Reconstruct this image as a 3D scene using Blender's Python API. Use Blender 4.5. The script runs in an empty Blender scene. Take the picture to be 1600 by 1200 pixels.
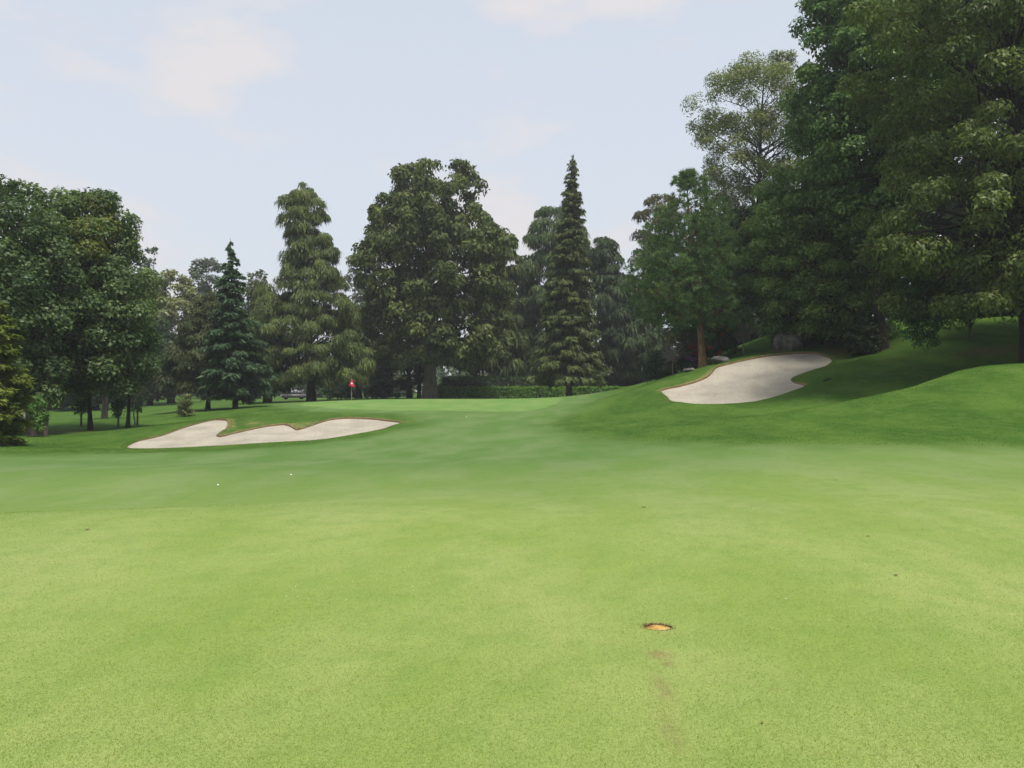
import bpy, math, random
import numpy as np
from mathutils import Vector, geometry as mgeo

# ------------------------------------------------------------------ camera, sky, sun, exposure
sc = bpy.context.scene
COL = sc.collection
F = 1250.0            # focal length in photo pixels (1600 wide)
YH = 610.0            # horizon row in the photo
EYE = 1.6
cam_d = bpy.data.cameras.new('camera')
cam_d.sensor_width = 36.0
cam_d.lens = 36.0 * F / 1600.0
cam_d.clip_start = 0.1
cam_d.clip_end = 5000.0
cam = bpy.data.objects.new('camera', cam_d)
COL.objects.link(cam)
cam.location = (0, 0, EYE)
cam.rotation_euler = (math.radians(90) + math.atan((YH - 600.0) / F), 0, 0)
sc.camera = cam

SUN_DIR = Vector((0.20, -0.33, 0.92)).normalized()       # towards the sun
SUN_EL = math.asin(SUN_DIR.z)
SUN_AZ = math.atan2(SUN_DIR.x, SUN_DIR.y)
world = bpy.data.worlds.new('World')
sc.world = world
world.use_nodes = True
wn, wl = world.node_tree.nodes, world.node_tree.links
wn.clear()
w_out = wn.new('ShaderNodeOutputWorld')
w_bg = wn.new('ShaderNodeBackground')
w_bg.inputs['Strength'].default_value = 0.10
w_sky = wn.new('ShaderNodeTexSky')
w_sky.sky_type = 'NISHITA'
w_sky.sun_disc = False
w_sky.sun_elevation = SUN_EL
w_sky.sun_rotation = SUN_AZ
w_sky.altitude = 2200
w_sky.air_density = 1.0
w_sky.dust_density = 3.0
w_sky.ozone_density = 1.0
w_tc = wn.new('ShaderNodeTexCoord')
# thin high veil over the whole sky, then soft cumulus from noise
w_veil = wn.new('ShaderNodeMixRGB')
w_sep = wn.new('ShaderNodeSeparateXYZ')
wl.new(w_tc.outputs['Generated'], w_sep.inputs['Vector'])
w_mr = wn.new('ShaderNodeMapRange')
w_mr.inputs['From Min'].default_value = 0.0
w_mr.inputs['From Max'].default_value = 0.6
w_mr.inputs['To Min'].default_value = 0.985
w_mr.inputs['To Max'].default_value = 0.80
wl.new(w_sep.outputs['Z'], w_mr.inputs['Value'])
wl.new(w_mr.outputs['Result'], w_veil.inputs['Fac'])
w_veil.inputs['Color2'].default_value = (2.00, 2.105, 2.215, 1)
wl.new(w_sky.outputs['Color'], w_veil.inputs['Color1'])
w_map = wn.new('ShaderNodeMapping')
w_map.inputs['Location'].default_value = (2.4, 6.6, 3.1)
w_map.inputs['Scale'].default_value = (2.2, 2.2, 5.5)
wl.new(w_tc.outputs['Generated'], w_map.inputs['Vector'])
w_n = wn.new('ShaderNodeTexNoise')
w_n.inputs['Scale'].default_value = 1.9
w_n.inputs['Detail'].default_value = 7
w_n.inputs['Roughness'].default_value = 0.52
wl.new(w_map.outputs['Vector'], w_n.inputs['Vector'])
w_r = wn.new('ShaderNodeValToRGB')
w_r.color_ramp.elements[0].position = 0.50
w_r.color_ramp.elements[1].position = 0.64
w_r.color_ramp.elements[0].color = (0, 0, 0, 1)
w_r.color_ramp.elements[1].color = (1, 1, 1, 1)
wl.new(w_n.outputs['Fac'], w_r.inputs['Fac'])
w_cl = wn.new('ShaderNodeMixRGB')
w_cl.inputs['Color2'].default_value = (2.33, 2.22, 2.24, 1)
w_m = wn.new('ShaderNodeMath'); w_m.operation = 'MULTIPLY'
w_m.inputs[1].default_value = 0.85
wl.new(w_r.outputs['Color'], w_m.inputs[0])
wl.new(w_m.outputs['Value'], w_cl.inputs['Fac'])
wl.new(w_veil.outputs['Color'], w_cl.inputs['Color1'])
wl.new(w_cl.outputs['Color'], w_bg.inputs['Color'])
wl.new(w_bg.outputs['Background'], w_out.inputs['Surface'])

sun_d = bpy.data.lights.new('sun', 'SUN')
sun_d.energy = 1.5
sun_d.angle = math.radians(14)
sun_d.color = (1.0, 0.95, 0.86)
sun = bpy.data.objects.new('sun', sun_d)
COL.objects.link(sun)
sun.location = (30, 20, 60)
sun.rotation_euler = SUN_DIR.to_track_quat('Z', 'Y').to_euler()

sc.view_settings.view_transform = 'Standard'
sc.view_settings.look = 'None'
sc.view_settings.gamma = 1.0
sc.view_settings.use_curve_mapping = False
sc.view_settings.exposure = 1.8
sc.render.engine = 'CYCLES'
sc.cycles.max_bounces = 6
sc.cycles.diffuse_bounces = 3
sc.cycles.transmission_bounces = 4
sc.cycles.volume_bounces = 0
sc.cycles.use_denoising = True
sc.render.film_transparent = False

# ------------------------------------------------------------------ helpers
RNG = np.random.default_rng(11)
random.seed(5)

def tag(o, label=None, cat=None, group=None, kind=None):
    if label: o['label'] = label
    if cat: o['category'] = cat
    if group: o['group'] = group
    if kind: o['kind'] = kind
    return o

def empty(name, loc):
    o = bpy.data.objects.new(name, None)
    o.empty_display_size = 0.3
    o.location = loc
    COL.objects.link(o)
    return o

def nmesh(name, V, faces, mat, parent=None, col=None, smooth=False, attrs=None, origin=None):
    """one mesh object from numpy arrays; faces is (m,k) or a list of those; coordinates are world"""
    V = np.asarray(V, dtype=np.float32).reshape(-1, 3)
    if origin is None and parent is not None:
        origin = parent.location
    if origin is not None:
        V = V - np.array(origin, dtype=np.float32)
    if not (isinstance(faces, list) and isinstance(faces[0], np.ndarray)):
        faces = [faces]
    faces = [np.asarray(f, dtype=np.int32) for f in faces if len(f)]
    loops = np.concatenate([f.ravel() for f in faces])
    tot = np.concatenate([np.full(len(f), f.shape[1], dtype=np.int32) for f in faces])
    start = np.concatenate([[0], np.cumsum(tot)[:-1]]).astype(np.int32)
    me = bpy.data.meshes.new(name)
    me.vertices.add(len(V)); me.vertices.foreach_set('co', V.ravel())
    me.loops.add(len(loops)); me.loops.foreach_set('vertex_index', loops)
    me.polygons.add(len(tot)); me.polygons.foreach_set('loop_start', start)
    me.polygons.foreach_set('loop_total', tot)
    if smooth:
        me.polygons.foreach_set('use_smooth', np.ones(len(tot), dtype=bool))
    if col is not None:
        a = me.attributes.new('col', 'FLOAT_COLOR', 'FACE' if len(col) == len(tot) else 'POINT')
        c4 = np.ones((len(col), 4), dtype=np.float32); c4[:, :3] = col
        a.data.foreach_set('color', c4.ravel())
    if attrs:
        for k, v in attrs.items():
            a = me.attributes.new(k, 'FLOAT', 'POINT')
            a.data.foreach_set('value', np.asarray(v, dtype=np.float32))
    me.update(calc_edges=True)
    me.validate()
    me.materials.append(mat)
    o = bpy.data.objects.new(name, me)
    COL.objects.link(o)
    if parent is not None:
        o.parent = parent
    elif origin is not None:
        o.location = origin
    return o

def unit(a):
    return a / np.maximum(np.linalg.norm(a, axis=-1, keepdims=True), 1e-9)

class Tubes:
    def __init__(self): self.V, self.Q, self.n = [], [], 0
    def add(self, pts, rad, sides=7, flare=None):
        pts = np.asarray(pts, float); m = len(pts); rad = np.broadcast_to(rad, (m,))
        t = unit(np.gradient(pts, axis=0))
        ref = np.where(np.abs(t[:, 2:3]) > 0.9, np.array([[1., 0, 0]]), np.array([[0, 0, 1.]]))
        a = unit(np.cross(t, ref)); b = np.cross(t, a)
        ang = np.linspace(0, 2 * np.pi, sides, endpoint=False)
        rr = rad[:, None] * np.ones((m, sides))
        if flare is not None:
            rr = rr * (1 + flare[:, None] * np.sin(ang * 3 + 1.0)[None])
        P = pts[:, None] + rr[..., None] * (np.cos(ang)[None, :, None] * a[:, None] + np.sin(ang)[None, :, None] * b[:, None])
        self.V.append(P.reshape(-1, 3))
        i = np.arange(m - 1)[:, None] * sides; j = np.arange(sides)[None]; k = (j + 1) % sides
        q = np.stack([i + j, i + k, i + sides + k, i + sides + j], -1).reshape(-1, 4) + self.n
        self.Q.append(q); self.n += m * sides
    def build(self, name, mat, parent=None, **k):
        return nmesh(name, np.concatenate(self.V), np.concatenate(self.Q), mat, parent, smooth=True, **k)

# ---- materials
def new_mat(name):
    m = bpy.data.materials.new(name); m.use_nodes = True
    nt = m.node_tree; nt.nodes.clear()
    out = nt.nodes.new('ShaderNodeOutputMaterial')
    return m, nt.nodes, nt.links, out

def foliage_mat(name, transl=0.28, gloss=0.06):
    m, n, l, out = new_mat(name)
    at = n.new('ShaderNodeAttribute'); at.attribute_name = 'col'
    d = n.new('ShaderNodeBsdfDiffuse'); t = n.new('ShaderNodeBsdfTranslucent')
    g = n.new('ShaderNodeBsdfGlossy'); g.inputs['Roughness'].default_value = 0.45
    g.inputs['Color'].default_value = (0.75, 0.8, 0.75, 1)
    tc = n.new('ShaderNodeMixRGB'); tc.blend_type = 'MULTIPLY'; tc.inputs['Fac'].default_value = 1
    tc.inputs['Color2'].default_value = (1.25, 1.35, 0.6, 1)
    m1 = n.new('ShaderNodeMixShader'); m1.inputs['Fac'].default_value = transl
    m2 = n.new('ShaderNodeMixShader'); m2.inputs['Fac'].default_value = gloss
    l.new(at.outputs['Color'], d.inputs['Color']); l.new(at.outputs['Color'], tc.inputs['Color1'])
    l.new(tc.outputs['Color'], t.inputs['Color'])
    l.new(d.outputs[0], m1.inputs[1]); l.new(t.outputs[0], m1.inputs[2])
    l.new(m1.outputs[0], m2.inputs[1]); l.new(g.outputs[0], m2.inputs[2])
    l.new(m2.outputs[0], out.inputs['Surface'])
    return m

def noise_mat(name, c1, c2, scale=5.0, rough=0.9, stretch=(1, 1, 1), bump=0.0, bscale=None, detail=5, spec=0.2):
    m, n, l, out = new_mat(name)
    b = n.new('ShaderNodeBsdfPrincipled'); b.inputs['Roughness'].default_value = rough
    b.inputs['Specular IOR Level'].default_value = spec
    tc = n.new('ShaderNodeTexCoord'); mp = n.new('ShaderNodeMapping')
    mp.inputs['Scale'].default_value = stretch
    l.new(tc.outputs['Object'], mp.inputs['Vector'])
    nz = n.new('ShaderNodeTexNoise'); nz.inputs['Scale'].default_value = scale; nz.inputs['Detail'].default_value = detail
    l.new(mp.outputs['Vector'], nz.inputs['Vector'])
    r = n.new('ShaderNodeValToRGB')
    r.color_ramp.elements[0].position = 0.32; r.color_ramp.elements[1].position = 0.68
    r.color_ramp.elements[0].color = (*c1, 1); r.color_ramp.elements[1].color = (*c2, 1)
    l.new(nz.outputs['Fac'], r.inputs['Fac']); l.new(r.outputs['Color'], b.inputs['Base Color'])
    if bump:
        n2 = n.new('ShaderNodeTexNoise'); n2.inputs['Scale'].default_value = bscale or scale * 3; n2.inputs['Detail'].default_value = 6
        l.new(mp.outputs['Vector'], n2.inputs['Vector'])
        bp = n.new('ShaderNodeBump'); bp.inputs['Strength'].default_value = bump; bp.inputs['Distance'].default_value = 0.05
        l.new(n2.outputs['Fac'], bp.inputs['Height']); l.new(bp.outputs['Normal'], b.inputs['Normal'])
    l.new(b.outputs[0], out.inputs['Surface'])
    return m

M = {}
M['leaf'] = foliage_mat('leaf_foliage', 0.32, 0.016)
M['needle'] = foliage_mat('needle_foliage', 0.20, 0.008)
M['blade'] = foliage_mat('grass_blade', 0.5, 0.0)
M['bark'] = noise_mat('grey_brown_bark', (0.045, 0.036, 0.028), (0.13, 0.11, 0.088), 3.0, 0.95, (3, 3, 0.5), 0.8)
M['bark_pale'] = noise_mat('pale_fibrous_bark', (0.085, 0.07, 0.052), (0.20, 0.175, 0.135), 3.0, 0.95, (3, 3, 0.3), 0.8)
M['bark_pine'] = noise_mat('orange_brown_pine_bark', (0.13, 0.075, 0.04), (0.30, 0.19, 0.10), 4.0, 0.95, (2, 2, 0.6), 0.8)
M['bark_dark'] = noise_mat('dark_bark', (0.018, 0.015, 0.013), (0.05, 0.042, 0.034), 4.0, 0.95, (3, 3, 0.5), 0.6)
M['twig'] = noise_mat('grey_bare_twig', (0.16, 0.14, 0.125), (0.30, 0.27, 0.24), 6.0, 0.9)
M['rock'] = noise_mat('weathered_volcanic_rock', (0.035, 0.033, 0.03), (0.15, 0.14, 0.125), 2.2, 0.95, (1, 1, 1), 0.9)
M['stone'] = noise_mat('pale_grey_stone', (0.19, 0.19, 0.19), (0.36, 0.36, 0.36), 2.2, 0.9, (1, 1, 1), 0.6)
M['earth'] = noise_mat('cut_earth', (0.11, 0.068, 0.036), (0.25, 0.165, 0.09), 9.0, 1.0, (1, 1, 1), 0.7)
M['white'] = noise_mat('white_paint', (0.74, 0.74, 0.72), (0.82, 0.82, 0.80), 8.0, 0.5)
M['red'] = noise_mat('red_flag_cloth', (0.36, 0.018, 0.04), (0.48, 0.03, 0.055), 5.0, 0.8)
M['polewhite'] = noise_mat('pole_paint', (0.40, 0.41, 0.30), (0.48, 0.48, 0.36), 3.0, 0.5)
M['dark'] = noise_mat('dark_plastic', (0.012, 0.012, 0.012), (0.03, 0.03, 0.028), 6.0, 0.6)
M['carpaint'] = noise_mat('grey_car_paint', (0.08, 0.08, 0.086), (0.10, 0.10, 0.106), 2.0, 0.5, spec=0.3)
M['glass'] = noise_mat('dark_car_glass', (0.01, 0.012, 0.013), (0.02, 0.022, 0.024), 2.0, 0.08, spec=0.6)
M['drift'] = noise_mat('dry_leaf', (0.10, 0.05, 0.025), (0.24, 0.13, 0.06), 40.0, 0.9)

# ------------------------------------------------------------------ terrain
def at(px, d):                       # photo column + distance -> world X
    return (px - 800.0) / F * d
def zat(py, d):                      # photo row + distance -> world Z
    return EYE + (YH - py) / F * d

PIX = [  # photo column, row, distance: what stands where on the ground
 (-300,1200,3.4),(300,1200,3.4),(800,1200,3.4),(1300,1200,3.4),(1900,1200,3.4),
 (-200,980,5.4),(400,980,5.4),(1027,980,5.4),(1700,980,5.4),
 (-200,880,7.4),(400,880,7.4),(900,880,7.4),(1500,880,7.4),
 (-100,815,9.6),(200,808,10.0),(450,800,10.5),(700,810,10.0),(1000,810,10.0),(1300,810,10.0),(1700,810,10.0),
 (0,792,16.0),(200,784,17),(450,776,17),(700,779,14.8),(1000,775,13.5),(1300,772,12.8),(1700,772,12.5),
 (0,760,19),(200,750,20),(450,742,21),(700,742,21),(950,738,19),(1200,738,16.5),(1450,738,16),(1750,738,15.8),
 (0,722,28),(200,722,30),(420,716,32),(650,712,31),(850,705,29),(1000,705,25),(1200,703,21.5),(1450,700,20.5),(1750,700,20),
 (0,706,33),(100,702,36),(199,700,41),(330,698,41.5),(430,692,42.5),(558,679,46),(627,661,51),
 (254,680,47),(312,661,52),(354,655,54),(396,669,50),(447,662,52.5),(498,660,53),(541,652.5,55.5),(464,671,50),
 (0,690,40),(80,682,46),(150,672,52),(200,668,55),(250,662,60),(120,660,60),(50,668,55),
 (289,651,65),(220,650,74),(325,640.5,75),(350,650,62),(420,641,65),(500,641,64),(600,640,64),(700,642,61),
 (300,634,95),(200,640,98),(50,645,95),(400,630,95),(480,628,86),(548,626,80),(672,623,98),(800,624.5,80),
 (600,627,76),(700,626,78),(650,655,54),(730,652,53),(780,675,40),(850,650,50),(900,630,72),(889,622.5,93),
 (850,622,105),(700,622,105),(500,624,110),
 (957,626,63),(990,609,62),(1032,591,62),(1100,573,62.5),(1150,551,64),(1215,520,67),
 (1000,640,47),(940,662,41),(900,685,34),(1000,688,29.5),(1100,683,27),(1240,680,25.5),(1450,676,23.5),(1700,672,23),
 (1033,611,50.5),(1060,629,45.5),(1130,632,44.5),(1220,618,46),(1258,604,47.5),(1235,593,49.5),(1300,564,54),(1265,551,56.5),
 (1180,558,56),(1118,580,53),(1080,598,51.5),(1160,600,49.5),(1080,582,56.5),
 (1100,664,32),(1240,642,33),(1310,628,33.5),(1384,614,34),(1431,603,34.2),(1465,590,34.3),(1510,576,34.3),(1560,570,34),(1640,565,33.5),(1800,560,33),
 (1240,660,29.5),(1384,645,29),(1480,630,28.5),(1600,620,28),(1800,620,27.5),
 (1240,649,36.5),(1310,638,37),(1384,627,37.5),(1431,618,37.8),(1465,606,38),(1510,593,38),(1560,586,38),(1640,582,37.5),(1800,576,37),
 (1100,650,38),(1180,640,40),(1330,611,42),(1400,599,43),(1460,585,43.5),(1530,566,44),(1620,558,44),(1800,552,43),
 (1340,590,46),(1420,570,47),(1500,550,47.5),(1600,540,47),(1800,520,46),
 (1340,560,52),(1420,540,53),(1500,527,53),(1600,515,53),(1800,500,52),
 (1340,535,58),(1440,508,60),(1600,492,60),
]
WORLD = [(-4,0,0),(4,0,0),(0,-25,0.1),(-45,-25,0),(45,-25,0.6),(-45,5,-0.1),(30,5,0.3),(-60,40,-1.2),(45,30,3.2),
 (-90,80,-1.2),(-70,120,-0.6),(0,140,0.6),(60,90,8.5),(70,55,8),(45,80,7.5),(30,110,2.0),(60,140,4.0),(22,98,1.6),(12,105,0.65),
 (-160,160,-0.5),(0,200,0.6),(120,180,5),(150,60,12),(-160,20,-1),(0,-80,0),(150,-60,2),(-150,-80,0),(0,320,0.8),(-200,320,0),(200,320,4)]
CP = np.array([(at(x, d), d, zat(y, d)) for x, y, d in PIX] + WORLD)

def _phi(r2):
    return 0.5 * r2 * np.log(np.maximum(r2, 1e-9))
_n = len(CP)
_d2 = ((CP[:, None, :2] - CP[None, :, :2]) ** 2).sum(-1)
_A = np.zeros((_n + 3, _n + 3))
_A[:_n, :_n] = _phi(_d2) + np.eye(_n) * 0.12
_A[:_n, _n] = 1; _A[:_n, _n + 1:] = CP[:, :2]
_A[_n, :_n] = 1; _A[_n + 1:, :_n] = CP[:, :2].T
_W = np.linalg.solve(_A, np.concatenate([CP[:, 2], [0, 0, 0]]))

def ground(x, y):
    x = np.atleast_1d(np.asarray(x, float)); y = np.atleast_1d(np.asarray(y, float))
    cx, cy = np.clip(x, -200, 190), np.clip(y, -85, 325)
    out = np.empty(len(x))
    for s in range(0, len(x), 4000):
        e = slice(s, s + 4000)
        d2 = (cx[e, None] - CP[None, :, 0]) ** 2 + (cy[e, None] - CP[None, :, 1]) ** 2
        out[e] = _phi(d2) @ _W[:_n] + _W[_n] + _W[_n + 1] * cx[e] + _W[_n + 2] * cy[e]
    return out
def gz(x, y): return float(ground(x, y)[0])

def hit(px, py, dmin=2.0, dmax=140.0):
    """point of the ground seen at a photo pixel"""
    ds = np.concatenate([np.arange(dmin, 20, 0.05), np.arange(20, dmax, 0.1)])
    u, v = (px - 800.0) / F, (YH - py) / F
    below = (EYE + v * ds) - ground(u * ds, ds)
    k = np.argmax(below <= 0)
    d = ds[k]
    if k > 0:
        a, b = below[k - 1], below[k]
        d = ds[k - 1] + (ds[k] - ds[k - 1]) * a / (a - b + 1e-9)
    return np.array([u * d, d])

def smooth_poly(P, step=0.2):
    P = np.asarray(P, float); n = len(P); out = []
    for i in range(n):
        p0, p1, p2, p3 = P[i - 1], P[i], P[(i + 1) % n], P[(i + 2) % n]
        k = max(2, int(np.linalg.norm(p2 - p1) / step))
        for t in np.arange(k) / k:
            out.append(0.5 * ((2 * p1) + (-p0 + p2) * t + (2 * p0 - 5 * p1 + 4 * p2 - p3) * t ** 2 + (-p0 + 3 * p1 - 3 * p2 + p3) * t ** 3))
    return np.array(out)

def inside(poly, x, y):
    r = np.zeros(len(x), bool); px, py = poly[:, 0], poly[:, 1]; qx, qy = np.roll(px, -1), np.roll(py, -1)
    for i in range(len(poly)):
        if py[i] == qy[i]: continue
        c = (py[i] > y) != (qy[i] > y)
        r ^= c & (x < (qx[i] - px[i]) * (y - py[i]) / (qy[i] - py[i]) + px[i])
    return r

def sdist(poly, x, y):
    """signed distance to a closed polygon (negative inside) and the index of the nearest edge"""
    best = np.full(len(x), 1e9); idx = np.zeros(len(x), int)
    for i in range(len(poly)):
        a, b = poly[i], poly[(i + 1) % len(poly)]
        ab = b - a; t = np.clip(((x - a[0]) * ab[0] + (y - a[1]) * ab[1]) / (ab @ ab + 1e-12), 0, 1)
        d = np.hypot(x - a[0] - ab[0] * t, y - a[1] - ab[1] * t)
        m = d < best; best[m] = d[m]; idx[m] = i
    return np.where(inside(poly, x, y), -best, best), idx

BUNK_L = [(199,699),(217,689),(254,680),(285,669),(312,661),(335,656),(350,655.5),(356,659),(354,669),(345,675),(339,681),(352,680),(369,676),(396,670),
 (423,665),(445,663),(456,667),(464,671),(477,668),(498,661),(518,655.5),(541,653),(578,654),(605,657),(627,660),(612,665.5),(599,670),(558,678),(498,687),(430,691),(329,697),(228,701)]
BUNK_R = [(1033,610),(1062,603),(1085,597),(1106,588),(1114,580),(1122,573),(1140,568),(1180,559),(1210,554.5),(1240,552),(1268,552),(1288,556),(1300,563),(1292,571),
 (1270,578),(1250,585),(1237,591),(1238,596),(1248,599),(1258,603),(1240,610),(1220,617),(1180,627),(1130,631),(1085,631),(1055,628),(1042,620)]
MARK = (at(1027, 5.42), 5.42)

def make_ring(pix):
    R = smooth_poly([hit(*p) for p in pix], 0.22)
    a = np.roll(R, -1, 0) - np.roll(R, 1, 0)
    area = 0.5 * np.sum(R[:, 0] * np.roll(R[:, 1], -1) - np.roll(R[:, 0], -1) * R[:, 1])
    nrm = unit(np.stack([a[:, 1], -a[:, 0]], 1)) * (1 if area > 0 else -1)
    return R, nrm
RL, NL = make_ring(BUNK_L)
RR, NR = make_ring(BUNK_R)
_an = np.linspace(0, 2 * np.pi, 40, endpoint=False)
_jit = 1 + 0.05 * np.sin(_an * 5 + 1) + 0.04 * RNG.standard_normal(40)
RM = np.stack([MARK[0] + 0.094 * _jit * np.cos(_an), MARK[1] + 0.074 * _jit * np.sin(_an)], 1)

def lip_of(nrm):                     # high earth lip at the back of a bunker, nearly none in front
    return 0.018 + 0.052 * np.clip(nrm[:, 1] * 0.9 + 0.35, 0, 1)
LIPL, LIPR = lip_of(NL), lip_of(NR)

def surf(x, y):                      # grass surface with the rolled bunker lips
    z = ground(x, y)
    for R, lip, (x0, x1, y0, y1) in ((RL, LIPL, WIN_L), (RR, LIPR, WIN_R)):
        m = (x > x0) & (x < x1) & (y > y0) & (y < y1)
        if m.any():
            sd, i = sdist(R, x[m], y[m])
            z[m] += 0.6 * lip[i] * np.exp(-(np.maximum(sd, 0) / 0.55) ** 2)
    return z

def lines(*segs):
    out = []
    for a, b, s in segs: out += list(np.arange(a, b - 1e-6, s))
    return np.array(out)
XS = np.concatenate([-lines((40, 60, 2), (60, 120, 6), (120, 240, 12), (240, 721, 60))[::-1], lines((-39, 40, 1)), lines((40, 60, 2), (60, 120, 6), (120, 240, 12), (240, 721, 60))])
YS = np.concatenate([lines((-720, -120, 60), (-120, 0, 10)), lines((0, 30, 0.5), (30, 70, 1), (70, 120, 2), (120, 240, 8), (240, 721, 60))])
WIN_L, WIN_R, WIN_M = (-24., -4., 36., 60.), (6., 27., 40., 62.), (0., 2., 3.5, 6.5)
WINS = [(WIN_L, RL, 0.34), (WIN_R, RR, 0.34), (WIN_M, RM, 0.055)]

gx, gy = np.meshgrid(XS, YS)
GV = np.stack([gx.ravel(), gy.ravel()], 1)
nx, ny = len(XS), len(YS)
ii, jj = np.meshgrid(np.arange(nx - 1), np.arange(ny - 1))
q = np.stack([jj * nx + ii, jj * nx + ii + 1, (jj + 1) * nx + ii + 1, (jj + 1) * nx + ii], -1).reshape(-1, 4)
cen = GV[q].mean(1)
keep = np.ones(len(q), bool)
for (x0, x1, y0, y1), _, _ in WINS:
    keep &= ~((cen[:, 0] > x0) & (cen[:, 0] < x1) & (cen[:, 1] > y0) & (cen[:, 1] < y1))
quads = q[keep]
XY = [GV]; TRI = []; off = len(GV); HOLES = []
for (x0, x1, y0, y1), R, st in WINS:
    ex, ey = XS[(XS >= x0) & (XS <= x1)], YS[(YS >= y0) & (YS <= y1)]
    bd = [(x, y0) for x in ex] + [(x, y1) for x in ex] + [(x0, y) for y in ey[1:-1]] + [(x1, y) for y in ey[1:-1]]
    px, py = np.meshgrid(np.arange(x0 + st * .7, x1 - st * .4, st), np.arange(y0 + st * .7, y1 - st * .4, st))
    p = np.stack([px.ravel(), py.ravel()], 1) + RNG.uniform(-.2, .2, (px.size, 2)) * st
    sd, _ = sdist(R, p[:, 0], p[:, 1])
    p = p[np.abs(sd) > st * 0.45]
    a = np.roll(R, -1, 0) - np.roll(R, 1, 0); nn = unit(np.stack([a[:, 1], -a[:, 0]], 1))
    pts = [Vector(v) for v in R] + [Vector(v) for v in bd] + [Vector(v) for v in p]
    ed = [(i, (i + 1) % len(R)) for i in range(len(R))]
    vo, _, fo, _, _, _ = mgeo.delaunay_2d_cdt(pts, ed, [], 0, 1e-5)
    vo = np.array([(v.x, v.y) for v in vo]); fo = np.array([f for f in fo if len(f) == 3])
    c = vo[fo].mean(1); ins = inside(R, c[:, 0], c[:, 1])
    XY.append(vo); TRI.append(fo[~ins] + off); HOLES.append((vo, fo[ins])); off += len(vo)
XY = np.concatenate(XY)
GZ = surf(XY[:, 0], XY[:, 1])
TRI = np.concatenate(TRI)
a, b, c = XY[TRI[:, 0]], XY[TRI[:, 1]], XY[TRI[:, 2]]
fl = ((b - a)[:, 0] * (c - a)[:, 1] - (b - a)[:, 1] * (c - a)[:, 0]) < 0
TRI[fl] = TRI[fl][:, ::-1]

# turf zones: signed distances (metres), resolved in the shader
FAIR = np.array([(-60, -40), (70, -40), (60, 12), (at(1750, 20.6), 20.6)] +
  [tuple(hit(*p)) for p in [(1600,698),(1450,697),(1300,696),(1150,695),(1050,693),(960,690),(890,680),(850,664),(880,650),(915,640)]] +
  [(at(948, 66), 66), (at(945, 80), 80), (at(930, 92), 92), (at(780, 96), 96), (at(560, 95), 95), (at(430, 92), 92), (at(420, 80), 80), (at(440, 68), 68)] +
  [tuple(hit(*p)) for p in [(500,644),(600,646),(652,652),(655,664),(570,684),(430,699),(300,706),(150,709),(0,712)]] + [(-40, 30), (-60, 26)])
_g = np.linspace(0, 2 * np.pi, 60, endpoint=False)
GREEN = np.stack([-7.6 + 12.2 * np.cos(_g) + 1.2 * np.sin(2 * _g), 75.5 + 13.2 * np.sin(_g) + 0.8 * np.cos(3 * _g)], 1)
def zone_attrs(xy):
    x, y = xy[:, 0], xy[:, 1]
    fair = np.clip(sdist(FAIR, x, y)[0], -20, 20)
    green = np.clip(sdist(GREEN, x, y)[0], -20, 20)
    rim = np.zeros(len(x))
    for R, lip, (x0, x1, y0, y1) in ((RL, LIPL, WIN_L), (RR, LIPR, WIN_R)):
        m = (x > x0) & (x < x1) & (y > y0) & (y < y1)
        sd, i = sdist(R, x[m], y[m])
        rim[m] = np.exp(-(np.maximum(sd, 0) / 0.5) ** 2) * np.clip((lip[i] - 0.02) / 0.045, 0.12, 1)
        if R is RL:       # dry tongue of turf between the lobes
            for tx, ty in ((352, 668), (395, 662), (463, 664), (480, 662)):
                h = hit(tx, ty); rim[m] = np.maximum(rim[m], 0.5 * np.exp(-((x[m] - h[0]) ** 2 / 1.0 + (y[m] - h[1]) ** 2 / 3.0)))
    worn = np.zeros(len(x))
    for wx, wy, rx, ry, k in ((1030,1022,.10,.12,.65),(1018,1015,.05,.05,.55),(1040,1035,.06,.10,.62),(1035,1075,.07,.32,.52),(1048,1140,.08,.38,.44),(1210,1077,.05,.02,.9)):
        h = hit(wx, wy, 2.0, 9.0)
        worn = np.maximum(worn, k * np.exp(-((x - h[0]) / rx) ** 2 - ((y - h[1]) / ry) ** 2))
    r = np.hypot(x - MARK[0], y - MARK[1])
    worn = np.maximum(worn, 0.35 * np.exp(-((r - 0.11) / 0.05) ** 2))
    bare = np.zeros(len(x))
    for wx, wy, rx, ry, k in ((1345,545,2.2,2.5,1.),(1310,548,1.6,1.6,.9),(1400,560,2.2,1.0,.5),(1420,575,1.5,.7,.45),(1570,545,4.,2.,.7),(1140,556,1.4,1.0,.7)):
        h = hit(wx, wy)
        bare = np.maximum(bare, k * np.exp(-((x - h[0]) / rx) ** 2 - ((y - h[1]) / ry) ** 2))
    for wx, wd, rx, ry, k in ((40, 50, 6, 3, .7), (150, 54, 5, 1.2, .35)):
        bare = np.maximum(bare, k * np.exp(-((x - at(wx, wd)) / rx) ** 2 - ((y - wd) / ry) ** 2))
    return dict(fair=fair, green=green, rim=rim, worn=worn, bare=bare)

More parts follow.
